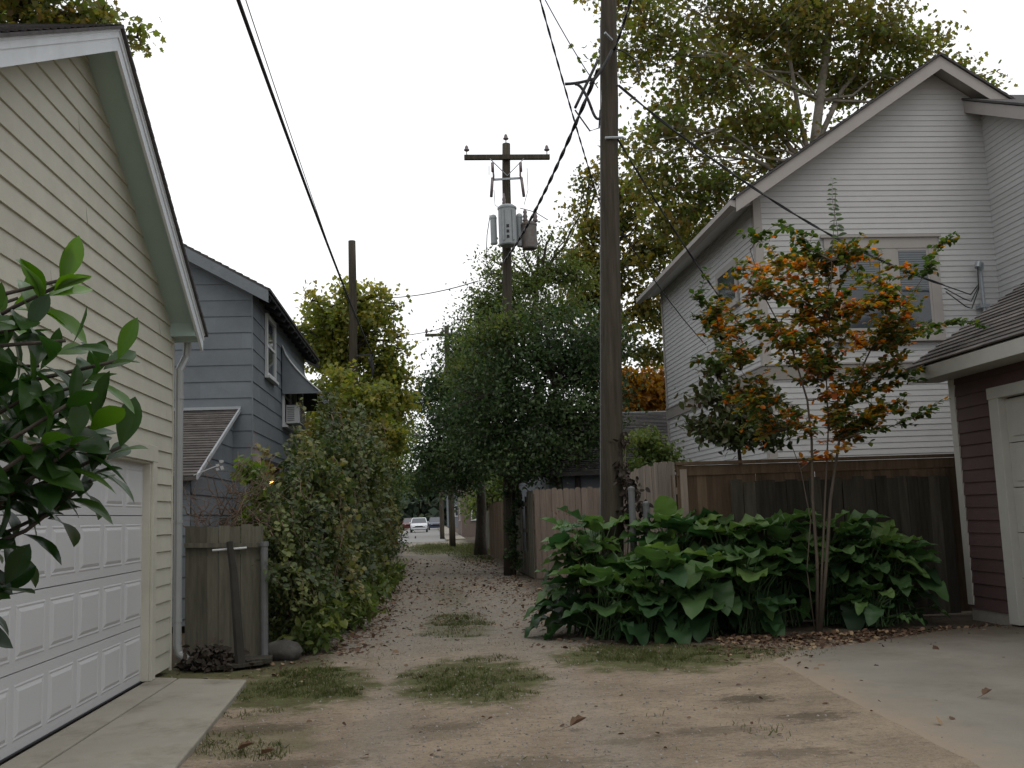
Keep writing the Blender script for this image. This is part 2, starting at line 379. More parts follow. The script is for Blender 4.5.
M_silver = mat('silver_car_paint', (.62, .64, .66), .3, .03, 3, rnd=0, bump=0, metal=.1)
M_navy = mat('navy_car_paint', (.03, .04, .07), .3, .05, 3, rnd=0, bump=0)
M_red = mat('red_car_paint', (.10, .025, .02), .35, .05, 3, rnd=0, bump=0)
M_brick = mat('pinkish_brick', (.15, .115, .10), .9, .25, 9, rnd=.2, stretch=(1, 1, 3))
def glassmat(name, col, rough=.08):
    m = mat(name, col, rough, .15, 2, rnd=0, bump=0, spec=.8); return m
M_glass = glassmat('window_glass', (.045, .055, .065))
M_glassb = mat('window_with_blinds', (.17, .20, .22), .25, .35, 3, stretch=(.2, .2, 26), rnd=0, bump=0, spec=.6)
M_blind = mat('window_blind', (.17, .19, .20), .6, .1, 3, rnd=0, bump=0)
M_lamp = bpy.data.materials.new('lit_bulb'); M_lamp.use_nodes = True
_p = M_lamp.node_tree.nodes['Principled BSDF']; _p.inputs['Emission Color'].default_value = (1, .36, .09, 1); _p.inputs['Emission Strength'].default_value = 2.6; _p.inputs['Base Color'].default_value = (.8, .6, .4, 1)
M_head = mat('headlamp_glass', (.6, .6, .6), .1, .05, 3, rnd=0, bump=0)

# ------------------------------------------------------------ ground
def noise2(x, y, seed=0):
    r = np.random.default_rng(seed); o = 0
    for k in range(7):
        fx, fy, p, a = r.normal(size=2)[0] * 1.6 * (1.5 ** k) * .5, r.normal() * 1.6 * (1.5 ** k) * .5, r.random() * 6.3, .75 ** k
        o = o + a * np.sin(fx * x + fy * y + p)
    return o / 3
def gz(x, y):
    x = np.asarray(x, float); y = np.asarray(y, float)
    near = np.exp(-((y - 12) / 16) ** 2)
    z = near * (0.012 * noise2(x * 2, y * 2, 3) + 0.006 * noise2(x * 7, y * 7, 4) - .012)
    rut = np.exp(-((x + .38) / .28) ** 2) + np.exp(-((x - 1.15) / .3) ** 2)
    z = z - 0.025 * rut * np.exp(-((y - 20) / 12) ** 2)
    z = np.clip(z, -.08, .012)
    dd = x - 3.03 - .063 * (y - 4.5); z = z + (.004 - z) * np.exp(-(dd / .35) ** 2) * (y < 12)
    return z - .022 / (1 + np.exp(-(x - 3.75 - .07 * (y - 4.5)) / .08)) / (1 + np.exp((y - 11.5) / .08))
xs = np.unique(np.concatenate([[-600, -300, -150, -80, -40, -20, -12], np.arange(-8, 12, .125), [12, 16, 24, 50, 100, 200, 400, 600]]))
ys = np.unique(np.concatenate([[-200, -60, -20, -5, 0, 3], np.arange(5, 24, .125), np.arange(24, 60, .5), [60, 65, 70, 80, 100, 150, 250, 500, 900]]))
XX, YY = np.meshgrid(xs, ys); ZZ = gz(XX, YY)
gv = np.stack([XX.ravel(), YY.ravel(), ZZ.ravel()], 1); nx_, ny_ = len(xs), len(ys)
gf = [(j * nx_ + i, j * nx_ + i + 1, (j + 1) * nx_ + i + 1, (j + 1) * nx_ + i) for j in range(ny_ - 1) for i in range(nx_ - 1)]
me = bpy.data.meshes.new('ground'); me.from_pydata(gv.tolist(), [], gf); me.polygons.foreach_set('use_smooth', [True] * len(gf))
ground = bpy.data.objects.new('ground', me); COL.objects.link(ground)
tag(ground, 'worn dirt and gravel alley surface between the garages', kind='structure')
PATCH = [(.34, 9.75, .72, 1.45, 1.0), (-1.25, 9.75, .72, 1.25, 1.0), (2.3, 10.7, 1.1, 1.1, 1.0), (.35, 14.6, .5, 1.9, .55), (.2, 50, 1.4, 9, .9),
         (-1.35, 7.5, .55, .55, .45), (3.6, 10.3, .7, .6, .35), (1.9, 45, 1.3, 12, .9), (.35, 20, .3, 3, .35), (-2.2, 11.2, 1.2, .8, .9)]
def ground_mat():
    m = bpy.data.materials.new('dirt_ground'); m.use_nodes = True; n = m.node_tree.nodes; L = m.node_tree.links
    p = n['Principled BSDF']; p.inputs['Roughness'].default_value = .95; p.inputs['Specular IOR Level'].default_value = .15
    g = n.new('ShaderNodeNewGeometry'); pos = g.outputs['Position']
    def noise(sc, det=6, rough=.6, stretch=None):
        a = n.new('ShaderNodeTexNoise'); a.inputs['Scale'].default_value = sc; a.inputs['Detail'].default_value = det; a.inputs['Roughness'].default_value = rough
        if stretch:
            mp = n.new('ShaderNodeMapping'); mp.inputs['Scale'].default_value = stretch; L.new(pos, mp.inputs[0]); L.new(mp.outputs[0], a.inputs['Vector'])
        else: L.new(pos, a.inputs['Vector'])
        return a.outputs['Fac']
    def rng_(v, a, b, c=0., d=1.):
        r = n.new('ShaderNodeMapRange'); r.inputs[1].default_value = a; r.inputs[2].default_value = b; r.inputs[3].default_value = c; r.inputs[4].default_value = d
        r.interpolation_type = 'SMOOTHSTEP'; L.new(v, r.inputs[0]); return r.outputs[0]
    def mixc(f, a, b):
        q = n.new('ShaderNodeMixRGB')
        if isinstance(f, float): q.inputs[0].default_value = f
        else: L.new(f, q.inputs[0])
        for k, c in ((1, a), (2, b)):
            if isinstance(c, tuple): q.inputs[k].default_value = (*c, 1)
            else: L.new(c, q.inputs[k])
        return q.outputs[0]
    def math_(op, a, b=None):
        q = n.new('ShaderNodeMath'); q.operation = op
        for k, c in ((0, a), (1, b)):
            if c is None: continue
            if isinstance(c, (int, float)): q.inputs[k].default_value = c
            else: L.new(c, q.inputs[k])
        return q.outputs[0]
    sep = n.new('ShaderNodeSeparateXYZ'); L.new(pos, sep.inputs[0]); X, Y = sep.outputs[0], sep.outputs[1]
    c = mixc(rng_(noise(1.1, 8), .35, .65), (.25, .195, .138), (.36, .285, .205))
    c = mixc(rng_(noise(4.5, 8, .7, (1, 2.2, 1)), .52, .72, 0, .8), c, (.13, .10, .072))          # damp darker scuffs
    c = mixc(rng_(noise(.8, 7, .65, (1, 1.6, 1)), .52, .66, 0, .75), c, (.20, .165, .115))
    grav = math_('MULTIPLY', rng_(Y, 9.5, 14), rng_(noise(1.7, 6), .3, .6, .45, 1.0))
    c = mixc(grav, c, mixc(rng_(noise(60, 3), .4, .6), (.185, .168, .14), (.32, .295, .25)))          # grey gravel of the lane
    # compacted tracks paler
    tr = math_('ADD', rng_(math_('ABSOLUTE', math_('ADD', X, .38)), .35, .05), rng_(math_('ABSOLUTE', math_('ADD', X, -1.15)), .35, .05))
    c = mixc(math_('MULTIPLY', tr, .35), c, (.32, .285, .24))
    # moss/grass soil
    c = mixc(rng_(noise(24, 8, .85), .42, .66, 0, .5), c, (.10, .08, .058)); c = mixc(rng_(noise(70, 4, .8), .5, .7, 0, .5), c, (.40, .35, .28)); c = mixc(rng_(noise(120, 2, .6), .58, .72, 0, .6), c, (.33, .30, .25))
    nn = noise(2.6, 7, .7)
    tot = None
    for (x, y, a, b, s) in PATCH:
        dx = math_('DIVIDE', math_('SUBTRACT', X, x), a); dy = math_('DIVIDE', math_('SUBTRACT', Y, y), b)
        d = math_('SQRT', math_('ADD', math_('MULTIPLY', dx, dx), math_('MULTIPLY', dy, dy)))
        d = math_('ADD', d, math_('MULTIPLY', math_('SUBTRACT', nn, .5), 1.6))
        k = math_('MULTIPLY', rng_(d, 1.15, .75), s)
        tot = k if tot is None else math_('MAXIMUM', tot, k)
    c = mixc(math_('MULTIPLY', tot, .9), c, mixc(rng_(noise(7), .35, .65), (.075, .072, .028), (.09, .105, .033)))
    for (x, y, a, b, s) in ((2.5, 8.1, .28, .22, .8), (2.75, 7.3, .3, .2, .7), (.1, 7.6, .3, .2, .5), (1.9, 7.0, .4, .15, .5), (-1.3, 7.9, .5, .25, .6), (-.9, 6.7, .5, .2, .5), (.6, 6.4, .7, .2, .4), (1.3, 6.9, .25, .12, .4), (2.2, 6.3, .4, .15, .5)):
        dx = math_('DIVIDE', math_('SUBTRACT', X, x), a); dy = math_('DIVIDE', math_('SUBTRACT', Y, y), b)
        d = math_('ADD', math_('SQRT', math_('ADD', math_('MULTIPLY', dx, dx), math_('MULTIPLY', dy, dy))), math_('MULTIPLY', math_('SUBTRACT', noise(9, 8, .85, (1, 1.6, 1)), .5), 4.5))
        c = mixc(math_('MULTIPLY', rng_(d, 1.1, .5), s), c, (.085, .067, .045))
    # verges: dark soil under the planting, both sides
    vg = math_('MAXIMUM', rng_(math_('ADD', X, math_('MULTIPLY', math_('SUBTRACT', nn, .5), 1.0)), -.95, -1.6), rng_(math_('ADD', X, math_('MULTIPLY', math_('SUBTRACT', nn, .5), 1.2)), 1.7, 2.3))
    vg = math_('MULTIPLY', vg, rng_(math_('ADD', Y, math_('MULTIPLY', nn, 1.0)), 11.4, 12.2))
    c = mixc(math_('MULTIPLY', vg, .9), c, (.065, .05, .035))
    c = mixc(rng_(noise(11, 5, .7), .62, .70, 0, .5), c, (.085, .066, .05))
    L.new(c, p.inputs['Base Color'])
    bp = n.new('ShaderNodeBump'); bp.inputs['Strength'].default_value = 1.0; bp.inputs['Distance'].default_value = .035
    hh = math_('ADD', math_('MULTIPLY', noise(55, 4, .7), .5), noise(9, 6, .7)); L.new(hh, bp.inputs['Height']); L.new(bp.outputs[0], p.inputs['Normal'])
    return m
ground.data.materials.append(ground_mat())

def drive_mat():
    m = mat('worn_driveway', (.205, .19, .16), .92, .16, 1.1, bump=.6, bscale=60, rnd=0, spot=(.14, .118, .09), spot_scale=.9, spot_amt=.75, spec=.2); n = m.node_tree.nodes; L = m.node_tree.links
    p = n['Principled BSDF']; src = p.inputs['Base Color'].links[0].from_socket
    g = n.new('ShaderNodeNewGeometry'); d = n.new('ShaderNodeVectorMath'); d.operation = 'DOT_PRODUCT'; d.inputs[1].default_value = (1, -.07, 0); L.new(g.outputs['Position'], d.inputs[0])
    a = n.new('ShaderNodeTexNoise'); a.inputs['Scale'].default_value = 2.2; a.inputs['Detail'].default_value = 8; a.inputs['Roughness'].default_value = .7; L.new(g.outputs['Position'], a.inputs['Vector'])
    s_ = n.new('ShaderNodeMath'); s_.operation = 'MULTIPLY_ADD'; s_.inputs[1].default_value = 1.1; L.new(a.outputs['Fac'], s_.inputs[0]); L.new(d.outputs['Value'], s_.inputs[2])
    r = n.new('ShaderNodeMapRange'); r.inputs[1].default_value = 3.22; r.inputs[2].default_value = 3.75; r.inputs[3].default_value = 1; r.inputs[4].default_value = 0; L.new(s_.outputs[0], r.inputs[0])
    x = n.new('ShaderNodeMixRGB'); x.inputs[2].default_value = (.26, .21, .155, 1); L.new(r.outputs[0], x.inputs[0]); L.new(src, x.inputs[1])
    # dirty band where leaves collect along the planting
    sp = n.new('ShaderNodeSeparateXYZ'); L.new(g.outputs['Position'], sp.inputs[0]); s2 = n.new('ShaderNodeMath'); s2.operation = 'MULTIPLY_ADD'; s2.inputs[1].default_value = 1.6; L.new(a.outputs['Fac'], s2.inputs[0]); L.new(sp.outputs[1], s2.inputs[2])
    r2 = n.new('ShaderNodeMapRange'); r2.inputs[1].default_value = 10.9; r2.inputs[2].default_value = 12.1; r2.inputs[4].default_value = .85; L.new(s2.outputs[0], r2.inputs[0])
    x2 = n.new('ShaderNodeMixRGB'); x2.inputs[2].default_value = (.09, .07, .05, 1); L.new(r2.outputs[0], x2.inputs[0]); L.new(x.outputs[0], x2.inputs[1]); L.new(x2.outputs[0], p.inputs['Base Color'])
    return m
# slabs: left apron, right driveway (real steps above the dirt)
def slab(name, label, poly, z1, m, z0=-.12, bev=.012):
    mb = MB(); mb.prism([(x, y, z0) for x, y in poly], (0, 0, z1 - z0)); o = mb.build(name, m, bevel=bev); return tag(o, label, kind='structure')
slab('concrete_apron', 'pale concrete apron in front of the cream garage door', [(-2.50, 4.4), (-1.48, 4.4), (-1.58, 6.0), (-1.63, 6.9), (-1.66, 7.6), (-1.71, 8.5), (-1.74, 9.2), (-1.79, 10.05), (-2.50, 10.36)], .035, M_conc)
slab('garage_threshold', 'narrow concrete strip along the foot of the cream garage door', [(-2.79, 4.4), (-2.515, 4.4), (-2.515, 10.37), (-2.79, 10.5)], .037, M_conc)
rng2 = random.Random(3)
edge = []
for i in range(25):
    t = i / 24; edge.append((3.0 + .34 * t + rng2.gauss(0, .012), 4.5 + 5.4 * t))
slab('concrete_driveway', 'worn concrete driveway leading to the maroon garage', edge + [(3.7, 10.4), (4.6, 10.75), (5.6, 11.3), (6.2, 11.62), (6.86, 11.7), (11, 11.7), (11, 4.5)], .004, drive_mat(), bev=0)
tag(MB().box(-3.0, .95, 62, 260, -.05, .012).build('street', M_asph), 'pale asphalt street beyond the end of the alley', kind='structure')
tag(MB().box(.95, 1.1, 62, 200, -.05, .13).build('kerb', M_conc), 'pale concrete kerb along the far street', kind='structure')
tag(MB().box(1.1, 2.2, 64, 200, -.05, .10).build('pavement', M_conc), 'pale pavement beside the far street', kind='structure')

# ------------------------------------------------------------ cream garage, left
GX = -2.77
def cream_garage():
    t = thing('cream_garage', 'cream lap sided garage with white sectional door and green grey soffit', 'garage', (GX, 8.0, 0))
    y0, y1, yr, ze, sl_ = 5.0, 11.05, 8.03, 3.68, .62; zr = ze + sl_ * (y1 - yr) - .05; sn = .535; zn = zr - sn * (yr - y0)
    mb = MB()
    lapk = dict(expo=.172, t=.016, v0=.06, jitter=1.0, split=3.4)
    def W(poly): lap(mb, poly, (GX, 0, 0), (0, 1, 0), (0, 0, 1), (1, 0, 0), **lapk)
    W([(10.36, .06), (y1, .06), (y1, 2.32), (10.36, 2.32)]); W([(y0, .06), (5.17, .06), (5.17, 2.32), (y0, 2.32)])
    W([(y0, 2.32), (y1, 2.32), (y1, ze), (yr, zr), (y0, zn)])
    lap(mb, [(0, .06), (6, .06), (6, ze), (0, ze)], (GX, y1, 0), (-1, 0, 0), (0, 0, 1), (0, 1, 0), **lapk)
    lap(mb, [(0, .06), (6, .06), (6, zn), (0, zn)], (GX, y0, 0), (-1, 0, 0), (0, 0, 1), (0, -1, 0), **lapk)
    mb.prism([(GX - 6, y0, 0), (GX - 6, y1, 0), (GX - 6, y1, ze), (GX - 6, yr, zr), (GX - 6, y0, zn)], (-.1, 0, 0))
    mb.build('wall', M_cream, t)
    tr = MB()
    tr.box(GX + .019, GX + .045, 10.22, 10.36, .04, 2.16); tr.box(GX + .019, GX + .045, 5.17, 5.31, .04, 2.16)
    tr.box(GX + .019, GX + .047, 5.15, 10.38, 2.16, 2.32)
    tr.box(GX - .10, GX + .019, 10.20, 10.24, .04, 2.16); tr.box(GX - .10, GX + .019, 5.29, 5.33, .04, 2.16); tr.box(GX - .10, GX + .019, 5.24, 10.30, 2.14, 2.18)
    tr.build('door_trim', M_creamtrim, t, bevel=.004)
    co = MB(); co.box(GX, GX + .024, y1 - .002, y1 + .024, .02, ze); co.build('corner_board', M_creamtrim, t)
    # sectional door: four sections of raised panels
    d = MB(); X0 = GX - .055; ph = .53
    for k in range(4):
        zb = .045 + k * ph; d.box(X0 - .04, X0, 5.33, 10.20, zb, zb + ph - .008, .5 + .2 * (k % 2))
        for j in range(8):
            a = 5.33 + .61 * j + .055; b = a + .50; c0, c1 = zb + .085, zb + ph - .095
            o1 = X0 + .001; i1 = X0 - .014; m_ = .03
            def ring(u0, u1, w0, w1, xa, U0, U1, W0, W1, xb):
                q = [(xa, u0, w0), (xa, u1, w0), (xa, u1, w1), (xa, u0, w1)]; h = [(xb, U0, W0), (xb, U1, W0), (xb, U1, W1), (xb, U0, W1)]
                for i in range(4): d.face([q[i], q[(i + 1) % 4], h[(i + 1) % 4], h[i]])
            ring(a - .012, b + .012, c0 - .012, c1 + .012, X0 + .0005, a, b, c0, c1, X0 + .005)
            ring(a, b, c0, c1, X0 + .005, a + .014, b - .014, c0 + .014, c1 - .014, X0 + .001)
            ring(a + .014, b - .014, c0 + .014, c1 - .014, X0 + .001, a + .05, b - .05, c0 + .04, c1 - .04, X0 + .011)
            d.face([(X0 + .011, a + .05, c0 + .04), (X0 + .011, b - .05, c0 + .04), (X0 + .011, b - .05, c1 - .04), (X0 + .011, a + .05, c1 - .04)])
    dd = d.build('garage_door', M_white, t)
    MB().box(X0 - .04, X0 + .012, 5.33, 10.20, .036, .047).build('bottom_seal', M_dark, dd)
    # roof slabs, soffit, fascia
    xo = -2.47; ye1, ye0 = 11.22, 4.78
    th = .10
    def zz(y): return zr - (sl_ if y > yr else sn) * abs(y - yr)
    for (ya, yb) in ((yr, ye1), (yr, ye0)):
        MB().prism([(xo - .03, ya, zz(ya) + .012), (xo - .03, yb, zz(yb) + .012), (xo - .03, yb, zz(yb) + th), (xo - .03, ya, zz(ya) + th)], (-6.3, 0, 0)).build('soffit', M_soffit, t)
        s = MB(); sgn = 1 if yb > yr else -1; sl_ = .62 if sgn > 0 else sn; Ls = math.hypot(abs(yb - ya) + .04, sl_ * (abs(yb - ya) + .04)); cs = 1 / math.hypot(1, sl_)
        lap(s, [(0, 0), (6.42, 0), (6.42, Ls), (0, Ls)], (xo + .045, yb + .04 * sgn, zz(yb) + th + .03 - .04 * sl_), (-1, 0, 0), (0, -sgn * cs, sl_ * cs), (0, sgn * sl_ * cs, cs), .14, .01, split=.9)
        s.prism([(xo + .045, ya, zz(ya) + th + .002), (xo + .045, yb + .04 * sgn, zz(yb) + th + .002 - .04 * sl_), (xo + .045, yb + .04 * sgn, zz(yb) + th + .03 - .04 * sl_), (xo + .045, ya, zz(ya) + th + .03)], (-6.42, 0, 0))
        s.build('roof', M_shingle, t)
        f = MB()
        f.prism([(xo - .028, ya, zz(ya) - .09), (xo - .028, yb, zz(yb) - .09), (xo - .028, yb, zz(yb) + .10), (xo - .028, ya, zz(ya) + .10)], (.026, 0, 0))
        f.prism([(xo - .002, ya, zz(ya) + .025), (xo - .002, yb, zz(yb) + .025), (xo - .002, yb, zz(yb) + .085), (xo - .002, ya, zz(ya) + .085)], (.010, 0, 0))
        f.prism([(xo + .008, ya, zz(ya) + .082), (xo + .008, yb, zz(yb) + .082), (xo + .008, yb, zz(yb) + .10), (xo + .008, ya, zz(ya) + .10)], (.010, 0, 0))
        f.build('rake_board', M_trimwhite, t)
    r = MB()   # boxed eave return at the corner
    r.prism([(xo - .03, y1 + .03, 3.56), (xo - .03, ye1, 3.56), (xo - .03, ye1, zz(ye1) + .01), (xo - .03, y1 + .03, zz(y1 + .03) + .01)], (-6.2, 0, 0))
    r.prism([(xo - .03, y1 - .10, 3.56), (xo - .03, y1 + .028, 3.56), (xo - .03, y1 + .028, zz(y1 + .03) + .01), (xo - .03, y1 - .10, zz(y1 - .1) + .01)], (-.30, 0, 0))
    r.build('eave_return', M_soffit, t)
    fb = MB().box(xo - .03, xo - 6.3, ye1 + .001, ye1 + .025, 3.55, 3.70); fb.build('eave_board', M_trimwhite, t)
    g = MB(); gy = ye1 + .026
    g.prism([(xo + .01, gy, 3.62), (xo + .01, gy + .05, 3.62), (xo + .01, gy + .08, 3.70), (xo + .01, gy, 3.70)], (-6.3, 0, 0)); g.build('gutter', M_alu, t)
    ds = MB(); yy = y1 + .14
    path = [(-2.66, gy + .03, 3.62), (-2.66, gy + .03, 3.48), (-2.67, gy + .03, 3.38), (-2.72, yy, 3.22), (-2.72, yy, 3.1), (-2.72, yy, 1.6), (-2.72, yy, .26), (-2.70, yy, .17), (-2.60, yy - .03, .10), (-2.50, yy - .06, .075)]
    ds.tube(path, .046, 12)
    for z in (2.9, 1.55, .5): ds.tube([(-2.72, yy, z), (-2.72, yy, z + .035)], .051, 12)
    ds.build('downspout', M_alu, t, smooth=False)
    return t
cream_garage()

# ------------------------------------------------------------ windows etc.
def window(parent, O, U, N, w_, h_, fw=.09, depth=.05, fm=None, gm=None, sill=True, mull=True, name='window'):
    """a framed sash window on a wall: O lower left corner, U along the wall, N outward"""
    O, U, N = Vector(O), Vector(U), Vector(N); Z = Vector((0, 0, 1))
    def slab_(mb, u0, u1, v0, v1, d0, d1): mb.prism([O + U * u0 + Z * v0 + N * d0, O + U * u1 + Z * v0 + N * d0, O + U * u1 + Z * v1 + N * d0, O + U * u0 + Z * v1 + N * d0], N * (d1 - d0))
    m = MB()
    slab_(m, 0, fw, 0, h_, .0, depth); slab_(m, w_ - fw, w_, 0, h_, .0, depth)
    slab_(m, fw, w_ - fw, h_ - fw, h_, 0, depth + .004); slab_(m, fw, w_ - fw, 0, fw * .8, 0, depth)
    if mull: slab_(m, fw, w_ - fw, h_ / 2 - .025, h_ / 2 + .025, 0, depth - .014)
    f = m.build(name, fm or M_offwhite, parent)
    g = MB(); slab_(g, fw, w_ - fw, fw * .8, h_ - fw, 0.001, .020); g.build('pane', gm or M_glass, f)
    if sill: s = MB(); slab_(s, -.04, w_ + .04, -.05, 0, 0, depth + .05); s.build('sill', fm or M_offwhite, f)
    return f

def blue_house():
    bx, y0, y1 = -3.11, 18.0, 25.6; ze, xr, sl_ = 5.73, -7.2, .56; xl = 2 * xr - bx; zr = ze + sl_ * (bx - xr)
    t = thing('blue_house', 'two storey blue grey shingled house with awning, window unit and lit porch lamp', 'house', (bx - 3, y0 + 3, 0))
    k = dict(expo=.295, t=.014, v0=.2, split=1.2)
    m = MB()
    lap(m, [(xl, .2), (bx, .2), (bx, ze), (xr, zr), (xl, ze)], (0, y0, 0), (1, 0, 0), (0, 0, 1), (0, -1, 0), **k)
    lap(m, [(y0, .2), (y1, .2), (y1, ze), (y0, ze)], (bx, 0, 0), (0, 1, 0), (0, 0, 1), (1, 0, 0), **k)
    m.prism([(xl, y1, 0), (bx - .01, y1, 0), (bx - .01, y1, ze), (xr, y1, zr), (xl, y1, ze)], (0, -.05, 0))
    m.box(xl, xl + .05, y0, y1, 0, ze); m.build('wall', M_blue, t)
    c = MB(); c.box(bx - .002, bx + .016, y0 - .018, y0 + .02, .2, ze); c.build('corner_board', M_bluetrim, t)
    ov, yf, yb = .33, y0 - .22, y1 + .3
    def zz(x): return zr - sl_ * abs(x - xr)
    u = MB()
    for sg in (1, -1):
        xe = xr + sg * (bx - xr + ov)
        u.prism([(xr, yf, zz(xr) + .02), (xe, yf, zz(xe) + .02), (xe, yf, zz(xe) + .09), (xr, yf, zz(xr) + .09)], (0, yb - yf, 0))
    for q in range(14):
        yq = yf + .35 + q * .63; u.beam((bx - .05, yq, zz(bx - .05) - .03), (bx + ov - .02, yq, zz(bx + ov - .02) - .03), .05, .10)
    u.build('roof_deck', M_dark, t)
    for sg in (1, -1):
        xe = xr + sg * (bx - xr + ov + .03); cs = 1 / math.hypot(1, sl_); Ls = abs(xe - xr) / cs
        s = MB(); lap(s, [(0, 0), (yb - yf + .06, 0), (yb - yf + .06, Ls), (0, Ls)], (xe, yf - .03, zz(xe) + .12), (0, 1, 0), (-sg * cs, 0, sl_ * cs), (sg * sl_ * cs, 0, cs), .14, .014, split=.9)
        s.prism([(xr, yf - .03, zz(xr) + .091), (xe, yf - .03, zz(xe) + .091), (xe, yf - .03, zz(xe) + .12), (xr, yf - .03, zz(xr) + .12)], (0, yb - yf + .06, 0))
        s.build('roof', M_shingle, t)
        xe = xr + sg * (bx - xr + ov)
        r = MB(); r.prism([(xr, yf - .022, zz(xr) - .14), (xe, yf - .022, zz(xe) - .14), (xe, yf - .022, zz(xe) + .088), (xr, yf - .022, zz(xr) + .088)], (0, .02, 0))
        r.prism([(xr, yf + .14, zz(xr) - .16), (xe - .3 * sg, yf + .14, zz(xe - .3 * sg) - .16), (xe - .3 * sg, yf + .14, zz(xe - .3 * sg) + .015), (xr, yf + .14, zz(xr) + .015)], (0, .02, 0))
        r.build('rake_board', M_bluetrim, t)
    window(t, (bx + .014, 19.35, 4.33), (0, 1, 0), (1, 0, 0), 1.12, 1.22, .09, .05)
    window(t, (bx + .014, 21.6, 3.58), (0, 1, 0), (1, 0, 0), 1.1, 1.25, .08, .05)
    window(t, (bx + .014, 23.5, 3.62), (0, 1, 0), (1, 0, 0), 1.1, 1.25, .08, .05)
    window(t, (bx + .014, 18.5, 1.2), (0, 1, 0), (1, 0, 0), .55, 1.3, .07, .05)
    window(t, (-4.6, y0 - .014, 4.1), (1, 0, 0), (0, -1, 0), .0001 + .9, 1.2, .09, .05) if False else None
    # curved canvas-like metal awning
    a = MB(); n = 7; prof = []
    for i in range(n + 1):
        q = i / n; prof.append((bx + .03 + .80 * q ** 1.15, 5.28 - 1.02 * (q ** .8)))
    for i in range(n):
        (xa, za), (xb, zb) = prof[i], prof[i + 1]
        a.prism([(xa, 21.5, za), (xb, 21.5, zb), (xb, 21.5, zb - .03), (xa, 21.5, za - .03)], (0, 3.6, 0), r=.3 + .4 * (i % 2))
    for yq in (21.5, 25.08): a.prism([(x_, yq, z_ - .03) for x_, z_ in prof] + [(bx + .03, yq, prof[-1][1] - .03)], (0, .018, 0))
    aw = a.build('awning', M_bluetrim, t)
    e = MB(); e.tube([(x_, 21.485, z_ + .005) for x_, z_ in prof], .016, 6); e.tube([(prof[-1][0], 21.5, prof[-1][1]), (prof[-1][0], 25.1, prof[-1][1])], .016, 6); e.build('awning_edge', M_offwhite, aw)
    sc_ = MB()
    for i in range(12): sc_.box(prof[-1][0] - .01, prof[-1][0] + .004, 21.5 + i * .3, 21.5 + i * .3 + .27, prof[-1][1] - .17, prof[-1][1] - .015, .3 if i % 2 else .7)
    sc_.build('valance', M_bluetrim, aw)
    ac = MB(); ac.box(bx + .07, bx + .36, 21.75, 22.45, 3.62, 4.02); ao = ac.build('air_conditioner', M_offwhite, t, bevel=.015)
    gr = MB()
    for i in range(9): gr.box(bx + .361, bx + .37, 21.8, 22.4, 3.66 + i * .037, 3.67 + i * .037)
    for i in range(8): gr.box(bx + .1, bx + .25, 21.74, 21.749, 3.68 + i * .04, 3.69 + i * .04)
    gr.build('grille', M_dark, ao)
    # porch hood, door and lamp on the alley side
    h = MB(); h.prism([(bx, 18.9, 2.62), (bx + .75, 18.9, 2.38), (bx + .75, 18.9, 2.46), (bx, 18.9, 2.72)], (0, 2.2, 0)); h.build('porch_hood', M_dark, t)
    pc = MB(); pc.box(bx + .62, bx + .72, 18.98, 19.08, 0, 2.4); pc.build('porch_column', M_offwhite, t); pc = MB(); pc.box(bx + .62, bx + .72, 20.9, 21.0, 0, 2.4); pc.build('porch_column', M_offwhite, t)
    d = MB(); d.box(bx + .016, bx + .05, 19.5, 20.5, .2, 2.25); dr = d.build('door', M_offwhite, t)
    MB().box(bx + .051, bx + .056, 19.65, 20.35, 1.2, 2.1).build('door_pane', M_glass, dr)
    l = MB(); l.box(bx + .0, bx + .12, 19.2, 19.28, 2.27, 2.33); lm_ = l.build('porch_lamp', M_dark, t)
    lc = Vector((bx + .14, 19.24, 2.29)); b = MB(); b.lathe(lc - V(0, 0, .06), [(.01, 0), (.035, .02), (.05, .05), (.035, .085), (.01, .10)], 10); b.build('bulb', M_lamp, lm_, smooth=True)
    pl = bpy.data.lights.new('porch_light', 'POINT'); pl.energy = 12; pl.color = (1, .42, .14); pl.shadow_soft_size = .06
    po = bpy.data.objects.new('porch_light', pl); COL.objects.link(po); po.parent = t; po.location = Vector((lc.x + .12, lc.y - .1, lc.z)) - root_of(t)
    # lean-to addition facing the garage
    ax1 = -3.45; m = MB()
    lap(m, [(-9, .1), (ax1, .1), (ax1, 2.2), (-9, 2.2)], (0, 14.9, 0), (1, 0, 0), (0, 0, 1), (0, -1, 0), **k)
    lap(m, [(14.9, .1), (18, .1), (18, 3.4), (14.9, 2.22)], (ax1, 0, 0), (0, 1, 0), (0, 0, 1), (1, 0, 0), **k)
    m.build('addition_wall', M_blue, t)
    s = MB(); sl2 = .40; cs = 1 / math.hypot(1, sl2)
    lap(s, [(-9, 0), (ax1 + .12, 0), (ax1 + .12, 3.4), (-9, 3.4)], (0, 14.72, 2.22), (1, 0, 0), (0, cs, sl2 * cs), (0, -sl2 * cs, cs), .13, .014, split=.9)
    s.prism([(-9, 14.72, 2.16), (-9, 17.99, 3.47), (-9, 17.99, 3.52), (-9, 14.72, 2.215)], (9 + ax1 + .12, 0, 0)); s.build('addition_roof', M_shingle2, t)
    e = MB(); e.prism([(ax1 + .122, 14.70, 2.17), (ax1 + .122, 17.98, 3.49), (ax1 + .122, 17.98, 3.56), (ax1 + .122, 14.70, 2.24)], (.03, 0, 0)); e.box(-9, ax1 + .15, 17.95, 17.985, 3.53, 3.58); e.build('addition_fascia', mat('faded_fascia', (.34, .36, .37), .7, .1, 5, rnd=0), t)
    return t
blue_house()

